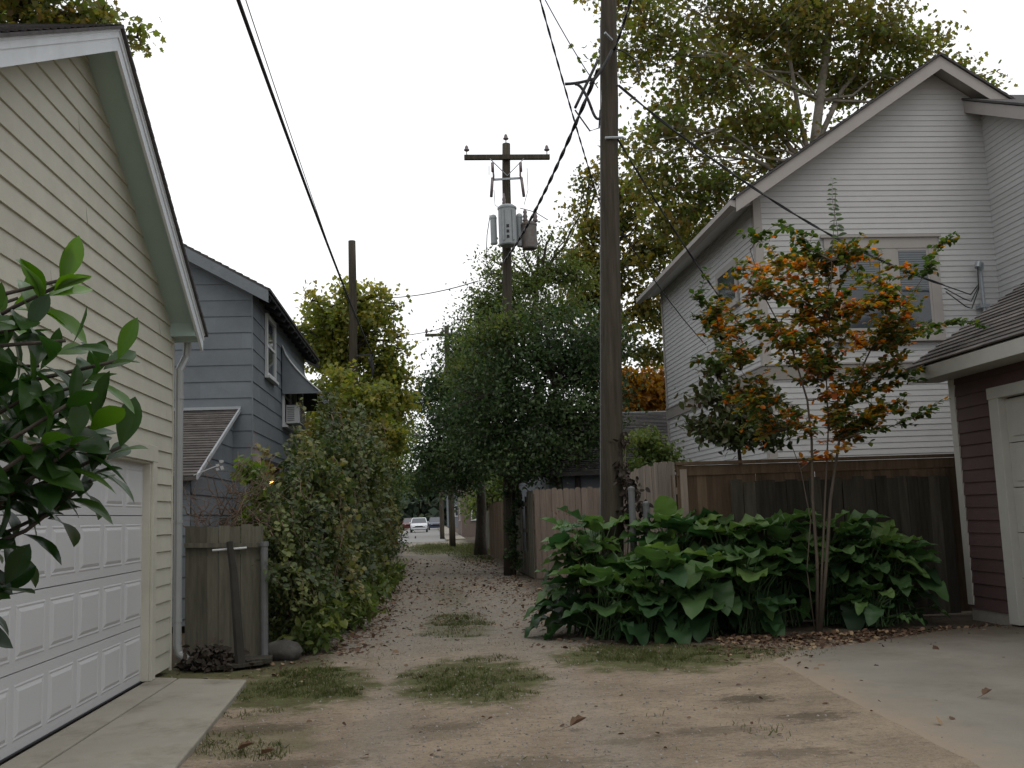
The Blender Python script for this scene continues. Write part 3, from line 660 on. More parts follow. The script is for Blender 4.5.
def grey_house():
    x0, y0, y1 = 5.93, 17.0, 24.3; xr, zr0, ze = 9.45, 9.40, 6.78
    t = thing('grey_house', 'two storey pale grey lap sided house with taupe trim behind the fence', 'house', (x0 + 3.5, y0 + 3, 0))
    sl_ = .665; xi = 10.38
    k = dict(expo=.102, t=.011, v0=.3, jitter=.6)
    def zz(x): return zr0 - sl_ * abs(x - xr)
    m = MB()
    lap(m, [(x0, .3), (xi, .3), (xi, 3.72), (x0, 3.72)], (0, y0, 0), (1, 0, 0), (0, 0, 1), (0, -1, 0), **k)
    lap(m, [(x0, 3.95), (xi, 3.95), (xi, zz(xi)), (xr, zr0), (x0, zz(x0))], (0, y0, 0), (1, 0, 0), (0, 0, 1), (0, -1, 0), **k)
    for (za, zb) in ((.3, 3.72), (3.95, zz(x0))):
        lap(m, [(y0, za), (y1, za), (y1, zb), (y0, zb)], (x0, 0, 0), (0, 1, 0), (0, 0, 1), (-1, 0, 0), **k)
    m.prism([(x0, y1, .0), (13.0, y1, .0), (13.0, y1, zz(13)), (xr, y1, zr0), (x0, y1, zz(x0))], (0, -.05, 0))
    m.box(12.95, 13.0, y0 + 1, y1, 0, 6.7); m.box(x0 + .01, xi, y0 + .01, y0 + .04, 0, .3); m.build('wall', M_house, t)
    wm = MB(); wy = 15.2
    lap(wm, [(wy, .3), (y0, .3), (y0, 8.70), (wy, 7.86)], (xi, 0, 0), (0, 1, 0), (0, 0, 1), (-1, 0, 0), **k)
    lap(wm, [(xi, .3), (13.6, .3), (13.6, 7.86), (xi, 7.86)], (0, wy, 0), (1, 0, 0), (0, 0, 1), (0, -1, 0), **k)
    wm.box(13.55, 13.6, wy, 20, 0, 7.7); wm.build('wing_wall', M_house, t)
    tr = MB()
    tr.box(x0 - .024, x0 + .12, y0 - .024, y0 - .013, .3, 7.0); tr.box(x0 - .024, x0 - .013, y0 - .013, y0 + .12, .3, 7.0)
    tr.box(x0 - .024, x0 - .013, y1 - .14, y1, .3, 7.0)
    bb = MB(); bb.box(x0 - .035, xi - .02, y0 - .03, y0 + .0, 3.70, 3.95); bb.box(x0 - .035, x0, y0 + .001, y1, 3.70, 3.95); bb.build('belt_board', mat('belt_board_paint', (.26, .24, .215), .75, .06, 4, rnd=0), t)
    tr.box(x0 - .05, xi - .02, y0 - .05, y0 + .0, 3.95, 3.98); tr.box(x0 - .05, x0, y0, y1, 3.95, 3.98)
    tr.build('trim_board', M_housetrim, t)
    xe0 = x0 - .46; xe1 = 13.5; yf, yb = y0 - .42, y1 + .4
    for (xe, sg) in ((xe0, -1), (xe1, 1)):
        MB().prism([(xr, yf + .02, zz(xr) + .02), (xe, yf + .02, zz(xe) + .02), (xe, yf + .02, zz(xe) + .13), (xr, yf + .02, zz(xr) + .13)], (0, yb - yf, 0)).build('soffit', M_housetrim, t)
        cs = 1 / math.hypot(1, sl_); Ls = (abs(xe - xr) + .05) / cs; xq = xe + .05 * sg; s = MB()
        lap(s, [(0, 0), (yb - yf + .06, 0), (yb - yf + .06, Ls), (0, Ls)], (xq, yf - .04, zz(xq) + .17), (0, 1, 0), (-sg * cs, 0, sl_ * cs), (sg * sl_ * cs, 0, cs), .14, .01, split=.9)
        s.prism([(xr, yf - .04, zz(xr) + .131), (xq, yf - .04, zz(xq) + .131), (xq, yf - .04, zz(xq) + .17), (xr, yf - .04, zz(xr) + .17)], (0, yb - yf + .06, 0)); s.build('roof', M_shingle, t)
        xk = xe if sg < 0 else 11.2
        f = MB(); f.prism([(xr, yf, zz(xr) - .12), (xk, yf, zz(xk) - .12), (xk, yf, zz(xk) + .12), (xr, yf, zz(xr) + .12)], (0, .02, 0)); f.build('rake_board', M_housetrim, t)
    g = MB(); g.prism([(xe0 - .002, yf + .02, zz(xe0) - .04), (xe0 - .10, yf + .02, zz(xe0) + .0), (xe0 - .10, yf + .02, zz(xe0) + .09), (xe0 - .002, yf + .02, zz(xe0) + .09)], (0, yb - yf - .02, 0)); g.build('gutter', M_housetrim, t)
    fr = MB(); fr.prism([(x0, y0 + .01, zz(x0) - .15), (x0, y0 + .01, zz(x0)), (xe0, y0 + .01, zz(xe0) + .01), (xe0, y0 + .01, zz(xe0) - .02)], (0, y1 - y0, 0)); fr.build('eave_underside', M_house, t)
    # wing roof, falling towards the alley mouth, with its pale rake
    xw = 10.05; w0, w1 = (14.75, 7.64), (18.4, 9.42)
    w = MB(); w.prism([(xw + .03, w0[0], w0[1] - .0), (xw + .03, w1[0], w1[1]), (xw + .03, w1[0], w1[1] + .1), (xw + .03, w0[0], w0[1] + .1)], (4, 0, 0)); w.build('wing_soffit', M_housetrim, t)
    w = MB(); w.prism([(xw - .03, w0[0] - .05, w0[1] + .11), (xw - .03, w1[0], w1[1] + .12), (xw - .03, w1[0], w1[1] + .16), (xw - .03, w0[0] - .05, w0[1] + .15)], (4.1, 0, 0)); w.build('wing_roof', M_shingle, t)
    w = MB(); w.prism([(xw, w0[0], w0[1] - .12), (xw, w1[0] - 1.4, w1[1] - .12 - 1.4 * .488), (xw, w1[0] - 1.4, w1[1] + .11 - 1.4 * .488), (xw, w0[0], w0[1] + .11)], (.028, 0, 0)); w.build('wing_rake_board', M_housetrim, t)
    # windows
    yw = y0 - .015
    f = MB(); f.box(7.16, 9.28, yw - .03, yw, 4.38, 4.55); f.box(7.16, 9.28, yw - .035, yw, 6.04, 6.24); f.box(7.10, 9.34, yw - .07, yw, 6.24, 6.28)
    for a, b_ in ((7.16, 7.36), (8.22, 8.48), (9.10, 9.28)): f.box(a, b_, yw - .028, yw, 4.55, 6.04)
    f.box(7.10, 9.34, yw - .09, yw, 4.33, 4.38); f.build('window_casing', M_housetrim, t)
    for (wa, wb) in ((7.362, 8.218), (8.482, 9.098)):
        wf = window(t, (wa, yw, 4.552), (1, 0, 0), (0, -1, 0), wb - wa, 1.486, .045, .022, fm=M_housetrim, gm=M_glass, sill=False)
        bl_ = MB()
        for k_ in range(17): bl_.box(wa + .05, wb - .05, yw - .0245, yw - .0215, 5.96 - k_ * .042, 5.96 - k_ * .042 + .030, .5)
        bl_.build('blind', M_blind, wf)
    xs_ = x0 - .014
    window(t, (xs_, 18.1, 5.35), (0, 1, 0), (-1, 0, 0), 1.35, .85, .13, .035, fm=M_housetrim, gm=M_glass, sill=True, mull=False)
    pass
    # weatherhead with its drip loops
    ma = MB(); mp_ = at(981, 300, 16.94); mt = at(979, 268, 16.94)
    ma.tube([(mp_.x, 16.86, 4.6), (mp_.x, 16.86, mt.z - .05)], .03, 10); ma.tube([(mp_.x, 16.86, mt.z - .05), (mp_.x - .02, 16.83, mt.z + .05), (mp_.x - .08, 16.78, mt.z + .04), (mp_.x - .12, 16.75, mt.z - .04)], [.055, .065, .06, .05], 10)
    ma.box(mp_.x - .09, mp_.x + .09, 16.82, 16.975, mp_.z - .16, mp_.z - .10); ma.build('service_mast', M_metal, t, smooth=False)
    lo = MB(); h0 = Vector((mp_.x - .12, 16.74, mt.z - .04)); tie = at(943, 285, 16.7)
    for q, dz in enumerate((-.05, -.17, -.30)):
        e_ = tie + V(.02 * q, 0, -.06 * q)
        lo.tube([h0, h0 + V(-.03, -.02, -.30 + dz * .3), h0 + V(-.2, -.03, -.45 + dz), e_ + V(.35, 0, dz * .6 - .1), e_], .011, 5)
    lo.build('drip_loops', M_wire, t, smooth=True)
    return t
grey_house()

def maroon_garage():
    X, y1, y0 = 6.85, 12.5, 4.6
    t = thing('maroon_garage', 'maroon lap sided garage with white corner board, door frame and shingled roof', 'garage', (X, 10, 0))
    k = dict(expo=.158, t=.016, v0=.14, jitter=.8); ze = 3.42
    m = MB()
    lap(m, [(11.62, .14), (y1, .14), (y1, 2.82), (11.62, 2.82)], (X, 0, 0), (0, 1, 0), (0, 0, 1), (-1, 0, 0), **k)
    lap(m, [(y0, .14), (6.2, .14), (6.2, 2.82), (y0, 2.82)], (X, 0, 0), (0, 1, 0), (0, 0, 1), (-1, 0, 0), **k)
    lap(m, [(y0, 2.82), (y1, 2.82), (y1, ze), (y0, ze)], (X, 0, 0), (0, 1, 0), (0, 0, 1), (-1, 0, 0), **k)
    lap(m, [(0, .14), (7, .14), (7, ze), (3.5, ze + 2.27), (0, ze)], (X, y1, 0), (1, 0, 0), (0, 0, 1), (0, 1, 0), **k)
    lap(m, [(0, .14), (7, .14), (7, ze), (3.5, ze + 2.27), (0, ze)], (X, y0, 0), (1, 0, 0), (0, 0, 1), (0, -1, 0), **k)
    m.box(X + 6.95, X + 7, y0, y1, 0, ze); m.build('wall', M_maroon, t)
    for q_ in ((X, X + .1, y0, 6.2), (X, X + .1, 11.62, y1 - .16), (X, X + 7, y1 - .15, y1 - .01)): MB().box(*q_, -.1, .139).build('foundation', M_conc2, t)
    c = MB(); c.box(X - .026, X + .0, y1 - .10, y1 + .03, .18, ze - .02); c.box(X, X + .1, y1 + .018, y1 + .03, .18, ze - .02); c.build('corner_board', M_mtrim, t)
    d = MB(); d.box(X - .032, X + .10, 11.42, 11.62, .024, 2.70); d.box(X - .032, X + .1, 6.2, 6.4, .024, 2.70); d.box(X - .036, X + .1, 6.17, 11.64, 2.70, 2.84)
    d.build('door_trim', M_mtrim, t, bevel=.006)
    g = MB()
    for kk in range(5):
        zb = .04 + kk * .53; g.box(X + .06, X + .1, 6.4, 11.42, zb, zb + .522)
        for j in range(4):
            ya = 6.5 + j * 1.24; g.box(X + .048, X + .061, ya, ya + 1.08, zb + .07, zb + .455)
    g.build('garage_door', M_mtrim, t, bevel=.006)
    sl_ = .65; xe = X - .42; xr = X + 3.5; yf, yb = y1 + .28, y0 - .3
    def zz(x): return ze + sl_ * (x - X) - .02
    r = MB(); r.prism([(xe, yf, zz(xe)), (xr, yf, zz(xr)), (xr, yf, zz(xr) + .1), (xe, yf, zz(xe) + .1)], (0, yb - yf, 0)); r.prism([(xr, yf, zz(xr)), (X + 7.4, yf, zz(xe)), (X + 7.4, yf, zz(xe) + .1), (xr, yf, zz(xr) + .1)], (0, yb - yf, 0)); r.build('soffit', M_mtrim, t)
    cs = 1 / math.hypot(1, sl_); s = MB()
    for sg in (-1, 1):
        q = xe - .03 if sg < 0 else X + 7.43; Ls = (xr - xe + .03) / cs
        lap(s, [(0, 0), (yf - yb + .05, 0), (yf - yb + .05, Ls), (0, Ls)], (q, yb, zz(xe) + .125), (0, 1, 0), (-sg * cs, 0, sl_ * cs), (sg * sl_ * cs, 0, cs), .14, .016, split=.9)
    s.prism([(xe - .03, yf + .04, zz(xe) + .101), (xr, yf + .04, zz(xr) + .115), (xr, yf + .04, zz(xr) + .14), (xe - .03, yf + .04, zz(xe) + .125)], (0, -.5, 0)); s.build('roof', M_shingle2, t)
    f = MB(); f.box(xe - .024, xe - .001, yb, yf + .02, zz(xe) - .07, zz(xe) + .098); f.build('fascia', M_mtrim, t)
    f = MB(); f.prism([(xe, yf + .001, zz(xe) - .07), (xr, yf + .001, zz(xr) - .07), (xr, yf + .001, zz(xr) + .098), (xe, yf + .001, zz(xe) + .098)], (0, .022, 0)); f.build('rake_board', M_mtrim, t)
    so_ = MB(); so_.box(xe + .001, X - .02, yb, yf - .02, zz(xe) - .065, zz(xe) - .045); so_.build('eave_soffit', M_housetrim, t)
    return t
maroon_garage()

def grey_shed():
    x0, x1, y0, y1 = 2.95, 8.2, 24.6, 33; ze, sl_ = 2.5, .38
    t = thing('shingled_shed', 'low garage with weathered dark shingle roof behind the pale fence', 'shed', (x0 + 2.5, y0, 0))
    m = MB(); m.box(x0, x1, y0 + .2, y1, 0, ze); m.build('wall', M_bluetrim, t)
    s = MB(); cs = 1 / math.hypot(1, sl_); ym = 29.4; Ls = (ym - y0 + .2) / cs
    lap(s, [(x0 - .3, 0), (x1 + .3, 0), (x1 + .3, Ls), (x0 - .3, Ls)], (0, y0 - .2, ze), (1, 0, 0), (0, cs, sl_ * cs), (0, -sl_ * cs, cs), .15, .02, split=.9)
    z2 = ze + sl_ * (ym - y0 + .2)
    s.prism([(x0 - .3, y0 - .2, ze - .1), (x0 - .3, ym, z2 - .1), (x0 - .3, 34.2, ze - .1), (x0 - .3, 34.2, ze), (x0 - .3, ym, z2 - .002), (x0 - .3, y0 - .2, ze - .002)], (x1 - x0 + .6, 0, 0)); s.build('roof', M_shingle, t)
    r = MB(); r.box(x0 - .3, x1 + .3, ym - .08, ym + .08, z2 - .01, z2 + .03); r.build('ridge_cap', M_metal, t)
grey_shed()

# ------------------------------------------------------------ fences
def board_fence(name, label, p0, p1, h, m, bw=.135, th=.019, gap=.006, jit=.02, lean=0.0, side=1, rails=(.35, 1.1, 1.75), posts=True, cap=None, tops=None, post_m=None, z0=.03, dog=False):
    p0, p1 = Vector((*p0, 0)), Vector((*p1, 0)); d = (p1 - p0); L = d.length; d.normalize(); n = Vector((d.y, -d.x, 0)) * side
    t = thing(name, label, 'fence', p0.lerp(p1, .5))
    b = MB(); x = 0
    while x < L - .03:
        w_ = min(bw * random.uniform(.92, 1.06), L - x); hh = (h if tops is None else tops(x / L)) + random.uniform(-jit, jit); ln = random.gauss(0, .004)
        off = n * random.uniform(-.003, .005); a = p0 + d * (x + gap / 2) + off; c = p0 + d * (x + w_ - gap / 2) + off; tl = n * lean * hh + d * ln * hh
        if dog: poly = [a + V(0, 0, z0), c + V(0, 0, z0), c + tl + V(0, 0, hh - .03), c + tl - d * .03 + V(0, 0, hh), a + tl + d * .03 + V(0, 0, hh), a + tl + V(0, 0, hh - .03)]
        else: poly = [a + V(0, 0, z0), c + V(0, 0, z0), c + tl + V(0, 0, hh), a + tl + V(0, 0, hh + random.uniform(-.008, .008))]
        b.prism(poly, n * th, random.random()); x += w_
    b.build('boards', m, t)
    r = MB()
    for z in rails:
        if z < h: o = n * lean * z; r.beam(p0 - n * .022 + o + V(0, 0, z), p1 - n * .022 + o + V(0, 0, z), .04, .09)
    r.build('rails', post_m or m, t)
    if posts:
        k = max(1, round(L / 2.3))
        for i in range(k + 1):
            q = p0.lerp(p1, i / k) - n * .1; MB().prism([q + V(-.045, -.045, -.1), q + V(.045, -.045, -.1), q + V(.045, .045, -.1), q + V(-.045, .045, -.1)], V(0, 0, h + .0) + n * lean * h).build('post', post_m or m, t)
    if cap:
        c = MB(); c.beam(p0 + n * .015 + V(0, 0, h + .045), p1 + n * .015 + V(0, 0, h + .045), .15, .04)
        c.beam(p0 + n * .032 + V(0, 0, h - .05), p1 + n * .032 + V(0, 0, h - .05), .024, .13); c.build('cap_rail', cap, t)
    return t
lf = board_fence('board_fence', 'mossy grey board fence closing the gap beside the cream garage', (-2.74, 11.62), (-1.9, 11.72), 1.5, M_greywood, gap=.001, rails=(.3,), post_m=M_greywood, posts=False, jit=.015, bw=.125)
MB().beam((-2.74, 11.56, 1.30), (-1.84, 11.66, 1.27), .045, .05).build('front_rail', M_greywood, lf)
MB().tube([(-1.87, 11.6, -.05), (-1.87, 11.6, 1.30)], .042, 12).tube([(-1.87, 11.6, 1.26), (-1.87, 11.6, 1.31)], .05, 12).build('post', M_steel, lf)
board_fence('board_fence', 'brown plank fence with a flat cap in front of the grey house', (3.27, 13.1), (7.3, 13.1), 2.06, M_brownwood, cap=M_brownwood, gap=-.004)
board_fence('board_fence', 'old blackened plank fence standing against the brown capped fence', (3.95, 12.93), (6.95, 12.93), 1.84, M_oldwood, jit=.03, rails=(), posts=False, bw=.15, gap=.0)
board_fence('board_fence', 'pale weathered fence leaning along the alley left of the brown capped fence', (3.25, 13.08), (3.25, 16.6), 2.13, M_palewood, side=-1, tops=lambda q: 2.14 + .02 * math.sin(q * 4))
board_fence('board_fence', 'pinkish grey board fence facing the camera behind the near utility pole', (2.42, 23.3), (4.9, 23.3), 2.08, M_redgrey, dog=True, bw=.14)
board_fence('board_fence', 'side run of boards with dark gaps along the alley by the pinkish fence', (2.40, 23.33), (2.30, 27.6), 2.05, M_greywood, side=-1, tops=lambda q: 2.05 if (q < .25 or q > .5) else .6, bw=.14)
board_fence('board_fence', 'tan board fence further down the alley behind the dark tree trunk', (2.35, 31.5), (2.25, 38.5), 1.95, M_brownwood, side=-1)
board_fence('board_fence', 'distant grey fence edging the alley near the street', (2.6, 41), (2.6, 56), 1.7, M_greywood, side=-1)
board_fence('board_fence', 'overgrown fence buried in the hedge along the left of the alley', (-2.6, 13.5), (-2.6, 44), 1.7, M_oldwood, side=1, rails=(.4, 1.4))

# ------------------------------------------------------------ utility poles
def pole_mesh(base, top, r0, r1, n=14):
    base, top = Vector(base), Vector(top); m = MB(); k = 12; pts = [base.lerp(top, i / k) + V(random.gauss(0, .004), random.gauss(0, .004), 0) for i in range(k + 1)]; pts[0] = base - V(0, 0, .2)
    m.tube(pts, [r0 + (r1 - r0) * i / k for i in range(k + 1)], n); return m
nb, ntp = V(2.41, 13.58, 0), at(608.5, -60, 13.6)
np_ = thing('utility_pole', 'tall thick wooden utility pole rising out of the broad leaved plants', 'utility pole', nb)
pole_mesh(nb, ntp, .163, .112).build('pole', M_pole, np_, smooth=True)
h = MB(); hp = at(612, 40, 13.45); h.tube([hp, hp + V(-.12, -.12, .05)], .02, 6); h.build('bracket', M_metal, np_)
h = MB(); h.tube([at(612, 138, 13.45) + V(-.1, 0, 0), at(612, 138, 13.45) + V(.16, -.02, 0)], .02, 6); h.build('bracket', M_metal, np_)
c = MB(); c.tube([at(600.5, z, 13.46) + V(0, 0, 0) for z in (20, 120, 240, 350, 450, 540)], .008, 5); c.build('ground_wire', M_wire2, np_)
c = MB()
for (a, b, s) in (((596, 78), (565, 84), .02), ((575, 84), (592, 110), -.10), ((592, 110), (600, 118), .06), ((598, 60), (575, 108), .0), ((612, 50), (590, 84), .05)):
    p0_, p1_ = at(*a, 13.35), at(*b, 13.35); c.tube([p0_.lerp(p1_, i / 6) + V(0, 0, -4 * s * (i / 6) * (1 - i / 6)) for i in range(7)], .021, 6)
for k in range(2):
    q = [(614, 48), (625, 52), (636, 60), (641, 80), (633, 84)] if k == 0 else [(575, 110), (590, 131), (599, 128), (600, 110)]
    c.tube([at(*a, 13.4) for a in q], .012, 5)
c.build('splice_cables', M_wire, np_, smooth=True)

tb, tt = V(1.96, 25.5, 0), V(2.25, 25.5, 11.30)
tp_ = thing('utility_pole', 'crossarm utility pole carrying grey transformer cans above the dark trees', 'utility pole', tb)
pole_mesh(tb, tt, .16, .105).build('pole', M_pole, tp_, smooth=True)
def T(px, py, dy=0): return at(px, py, 25.5 + dy)
xa, xb = T(464, 160).x, T(549, 160).x; za = 10.87
MB().box(xa, xb, 25.28, 25.39, za - .065, za + .065).build('crossarm', M_pole, tp_, bevel=.01)
m = MB(); m.beam((2.24 - .45, 25.27, za - .06), (2.24, 25.36, za - .5), .035, .012); m.beam((2.24 + .45, 25.27, za - .06), (2.24, 25.36, za - .5), .035, .012); m.build('brace', M_metal, tp_)
for q, c0 in enumerate((V(xa + .07, 25.335, za + .066), V(xb - .07, 25.335, za + .066), V(2.25, 25.5, 11.31))):
    i = MB(); i.lathe(c0, [(.012, -.05), (.012, .09), (.03, .10), (.07, .12), (.075, .15), (.045, .17), (.05, .20), (.03, .25), (.01, .27)], 12); i.build('insulator', M_porc, tp_, smooth=True)
m = MB(); m.beam((2.22 - .38, 25.28, 10.24), (2.22 + .38, 25.28, 10.28), .05, .05, r=.4); m.build('cutout_arm', M_metal, tp_)
for sx in (-.38, .38):
    m = MB(); c0 = V(2.22 + sx, 25.24, 10.18); s_ = math.copysign(1, sx)
    m.tube([c0 + V(.05 * s_, 0, -.42), c0 + V(0, 0, .1)], .04, 8); m.tube([c0 + V(-.01 * s_, -.03, .42), c0 + V(-.03 * s_, -.02, .15), c0 + V(.02, 0, .02)], .026, 8); m.tube([c0 + V(-.01 * s_, -.03, .25), c0 + V(-.01 * s_, -.03, .50)], .04, 8)
    m.build('fuse_cutout', M_porc, tp_, smooth=True)
def can(cx, cy, z0, z1, r, mm, name='transformer'):
    m = MB(); m.lathe((cx, cy, z0), [(r * .9, 0), (r, .03), (r, z1 - z0 - .06), (r * 1.07, z1 - z0 - .055), (r * 1.07, z1 - z0 - .01), (r * .75, z1 - z0 + .05), (.02, z1 - z0 + .07)], 20)
    o = m.build(name, mm, tp_, smooth=False); return o
cz0, cz1 = T(505, 250).z, T(505, 212).z
o = can(2.18, 25.1, cz0, cz1, .235, M_canm)
m = MB(); m.lathe((2.10, 25.0, cz1 + .05), [(.04, 0), (.055, .03), (.04, .08), (.055, .12), (.04, .17), (.02, .3)], 10); m.build('bushing', M_porc, o, smooth=True)
m = MB()
for q in range(3): m.box(2.13, 2.20, 24.862, 24.87, cz0 + .15 + q * .14, cz0 + .23 + q * .14)
m.build('marking', M_dark, o)
m = MB()
for xx in (-.13, .13): m.box(2.18 + xx - .02, 2.18 + xx + .02, 24.86, 24.9, cz0 + .1, cz1 - .12)
m.build('bracket', M_canm, o)
o = can(1.83, 25.3, cz0 + .1, cz1 - .2, .085, M_canm)
o = can(2.52, 25.38, cz0 + .05, cz1 - .15, .085, M_canm)
o = can(2.76, 25.3, cz0 - .04, T(526, 226).z, .20, M_rusty)
for dx_ in (-.1, .16):
    m = MB(); m.lathe((2.76 + dx_, 25.22, T(526, 226).z + .02), [(.05, 0), (.075, .04), (.05, .1), (.07, .15), (.04, .22), (.06, .27), (.02, .36)], 10); m.build('bushing', M_porc, o, smooth=True)
m = MB()
m.tube([T(520, 208), T(535, 212), T(548, 220)], .012, 5); m.tube([T(490, 215), T(487, 235), T(486, 262), T(492, 272), T(500, 275)], .012, 5)
m.tube([T(527, 168), T(528, 190), T(524, 205)], .008, 5); m.tube([T(489, 166), T(489, 175)], .008, 5); m.tube([T(494, 190), T(495, 205), T(502, 210)], .008, 5); m.build('jumper_wire', M_wire, tp_, smooth=True)
def simple_pole(base, top, r0, r1, label, arm=None):
    t = thing('utility_pole', label, 'utility pole', base); pole_mesh(base, top, r0, r1).build('pole', M_pole, t, smooth=True)
    if arm:
        (x0_, x1_, z_) = arm; yy = base[1] - .2; MB().box(x0_, x1_, yy - .06, yy + .06, z_ - .07, z_ + .07).build('crossarm', M_pole, t)
        for xx in (x0_ + .08, x1_ - .08, (x0_ + x1_) / 2):
            m = MB(); m.lathe((xx, yy, z_ + .07), [(.02, 0), (.06, .08), (.08, .14), (.05, .22), (.02, .28)], 8); m.build('insulator', M_porc, t, smooth=True)
    return t
lp = simple_pole((-2.2, 30, 0), tuple(at(352, 241, 30)), .17, .11, 'bare topped utility pole standing in the yellow green tree at left')
m = MB(); m.beam((-2.1, 29.85, 6.38), (-1.55, 29.8, 6.40), .05, .05); m.tube([(-1.62, 29.8, 6.4), (-1.66, 29.8, 6.2), (-1.6, 29.8, 5.95), (-1.63, 29.8, 5.7)], [.04, .07, .05, .02], 8); m.build('side_bracket', M_wire, lp)
simple_pole((1.08, 50.5, 0), tuple(at(446.5, 326, 50.5)), .16, .12, 'distant utility pole with crossarm behind the dark tree', arm=(at(425, 335, 50.3).x, at(461, 335, 50.3).x, at(440, 335, 50.3).z))
simple_pole((.8, 69, 0), (.75, 69, 9.2), .16, .11, 'farthest utility pole beside the street at the alley end')

wire('power_cable', 'thick black cable bundle sloping from upper left to the left pole', (-2.06, -6, 8.3), (-1.6, 29.8, 6.38), .023, .55, 30)
wire('power_cable', 'thin black wire running beside the thick cable at upper left', (-1.95, -6, 8.45), (-2.1, 29.9, 7.5), .007, .35, 24)
wire('power_cable', 'twisted black service cable from the near pole down to the transformer pole', at(598, 70, 13.5), at(504, 262, 25.35), .018, .25, 16, twist=5)
wire('power_cable', 'twisted pair sloping from the top edge down behind the near pole', at(538, -8, 12.0), at(606, 222, 21), .009, .12, 14, twist=7)
wire('power_cable', 'single wire above the twisted pair at the top edge', at(541, -8, 12.2), at(598, 88, 13.6), .007, .05, 10)
wire('power_cable', 'service drop from the near pole to the weatherhead on the grey house', at(618, 85, 13.5), at(944, 285, 16.72), .012, .36, 18, twist=5)
wire('power_cable', 'service drop from the near pole down past the orange leaved tree', at(617, 138, 13.5), at(745, 332, 16.9), .009, .10, 14, twist=5)
wire('power_cable', 'slack cable arcing from the far dark tree up to the transformer pole', at(478, 281, 25.6), at(384, 298, 30), .014, .10, 10)
wire('power_cable', 'lower cable from the tree crown to the left pole', at(470, 318, 38), at(398, 336, 30.5), .013, .12, 10)
wire('power_cable', 'cable rising from the near pole to the top edge beside the sycamore', at(614, 50, 13.5), at(636, -20, 11.5), .012, .05, 10, twist=6)
wire('power_cable', 'thin grey wire crossing the sycamore crown', at(700, 95, 22), at(815, -10, 20), .006, .1, 8, m=M_wire2)
wire('power_cable', 'low wire crossing in front of the narrow side window of the grey house', at(622, 232, 14), at(706, 345, 20), .010, .1, 8)

# short metal posts near the pole
for px_, py0, hgt, lb in ((634, 545, 1.80, 'grey steel pipe post beside the near utility pole, the left of two'), (648, 550, 1.60, 'shorter blue grey steel post beside the near pole, the right of two')):
    c0 = at(px_, 560, 13.05); m = MB(); m.tube([(c0.x, 13.05, -.05), (c0.x + .01, 13.05, hgt)], .045, 12); m.lathe((c0.x + .01, 13.05, hgt), [(.05, -.02), (.05, .01), (.01, .03)], 12)
    tag(m.build('metal_post', M_steel, smooth=False), lb, 'post', 'metal posts by the near pole')
for (x_, y_, lb) in ((2.02, 26.6, 'thin pale conduit post against the ivy covered transformer pole'), (2.25, 27.2, 'thin grey pipe post at the end of the side fence run')):
    m = MB(); m.tube([(x_, y_, -.05), (x_, y_, 2.5)], .05, 8); m.tube([(x_, y_, 2.5), (x_, y_, 2.56)], .06, 8); tag(m.build('metal_post', M_palewood), lb, 'post')

# ------------------------------------------------------------ trees and shrubs
def ramp(*c): n = len(c); return [(i / (n - 1), q) for i, q in enumerate(c)]
L_dark = leafmat('dark_evergreen_leaves', ramp((.018, .038, .015), (.040, .070, .024), (.095, .135, .048)), .55, .3)
L_mid = leafmat('mid_green_leaves', ramp((.045, .07, .02), (.085, .12, .03), (.16, .18, .05)), .5, .4)
L_hedge = leafmat('hedge_leaves', ramp((.014, .024, .008), (.028, .046, .013), (.05, .078, .02), (.11, .13, .035), (.10, .075, .035)), .5, .25)
L_yel = leafmat('yellow_green_autumn_leaves', ramp((.07, .10, .022), (.13, .165, .035), (.24, .235, .05), (.26, .20, .05)), .5, .45)
L_syc = leafmat('sycamore_autumn_leaves', ramp((.07, .105, .025), (.11, .14, .03), (.16, .145, .038), (.145, .08, .032)), .55, .5)
L_olive = leafmat('olive_yellow_leaves', ramp((.05, .08, .02), (.10, .12, .028), (.20, .165, .035), (.26, .18, .03)), .5, .42)
L_orange = leafmat('orange_leaves', ramp((.22, .15, .03), (.34, .18, .03), (.28, .11, .02)), .5, .35)
L_myrt = leafmat('crape_myrtle_leaves', ramp((.03, .06, .014), (.05, .085, .02), (.12, .13, .03), (.30, .16, .035), (.50, .18, .04), (.48, .10, .035)), .5, .42)
L_magn = leafmat('magnolia_leaves', ramp((.012, .032, .008), (.028, .065, .012), (.085, .17, .022)), .3, .3, .32)
L_broad = leafmat('broad_plant_leaves', ramp((.020, .054, .020), (.036, .084, .029), (.075, .14, .042), (.12, .19, .05)), .52, .24, .35)
L_dead = leafmat('dead_leaf_litter', ramp((.045, .022, .014), (.085, .045, .027), (.14, .085, .05), (.28, .20, .12)), .8, .05)
L_grass = leafmat('grass_blades', ramp((.055, .07, .02), (.075, .10, .026), (.13, .12, .045)), .6, .25)
L_wine = leafmat('bronze_shrub_leaves', ramp((.025, .045, .015), (.05, .07, .02), (.09, .05, .03)), .4, .2)

def B(px, py, y, rx, rz, ry=None): p = at(px, py, y); return (p.x, p.y, p.z, rx, ry or rx, rz)

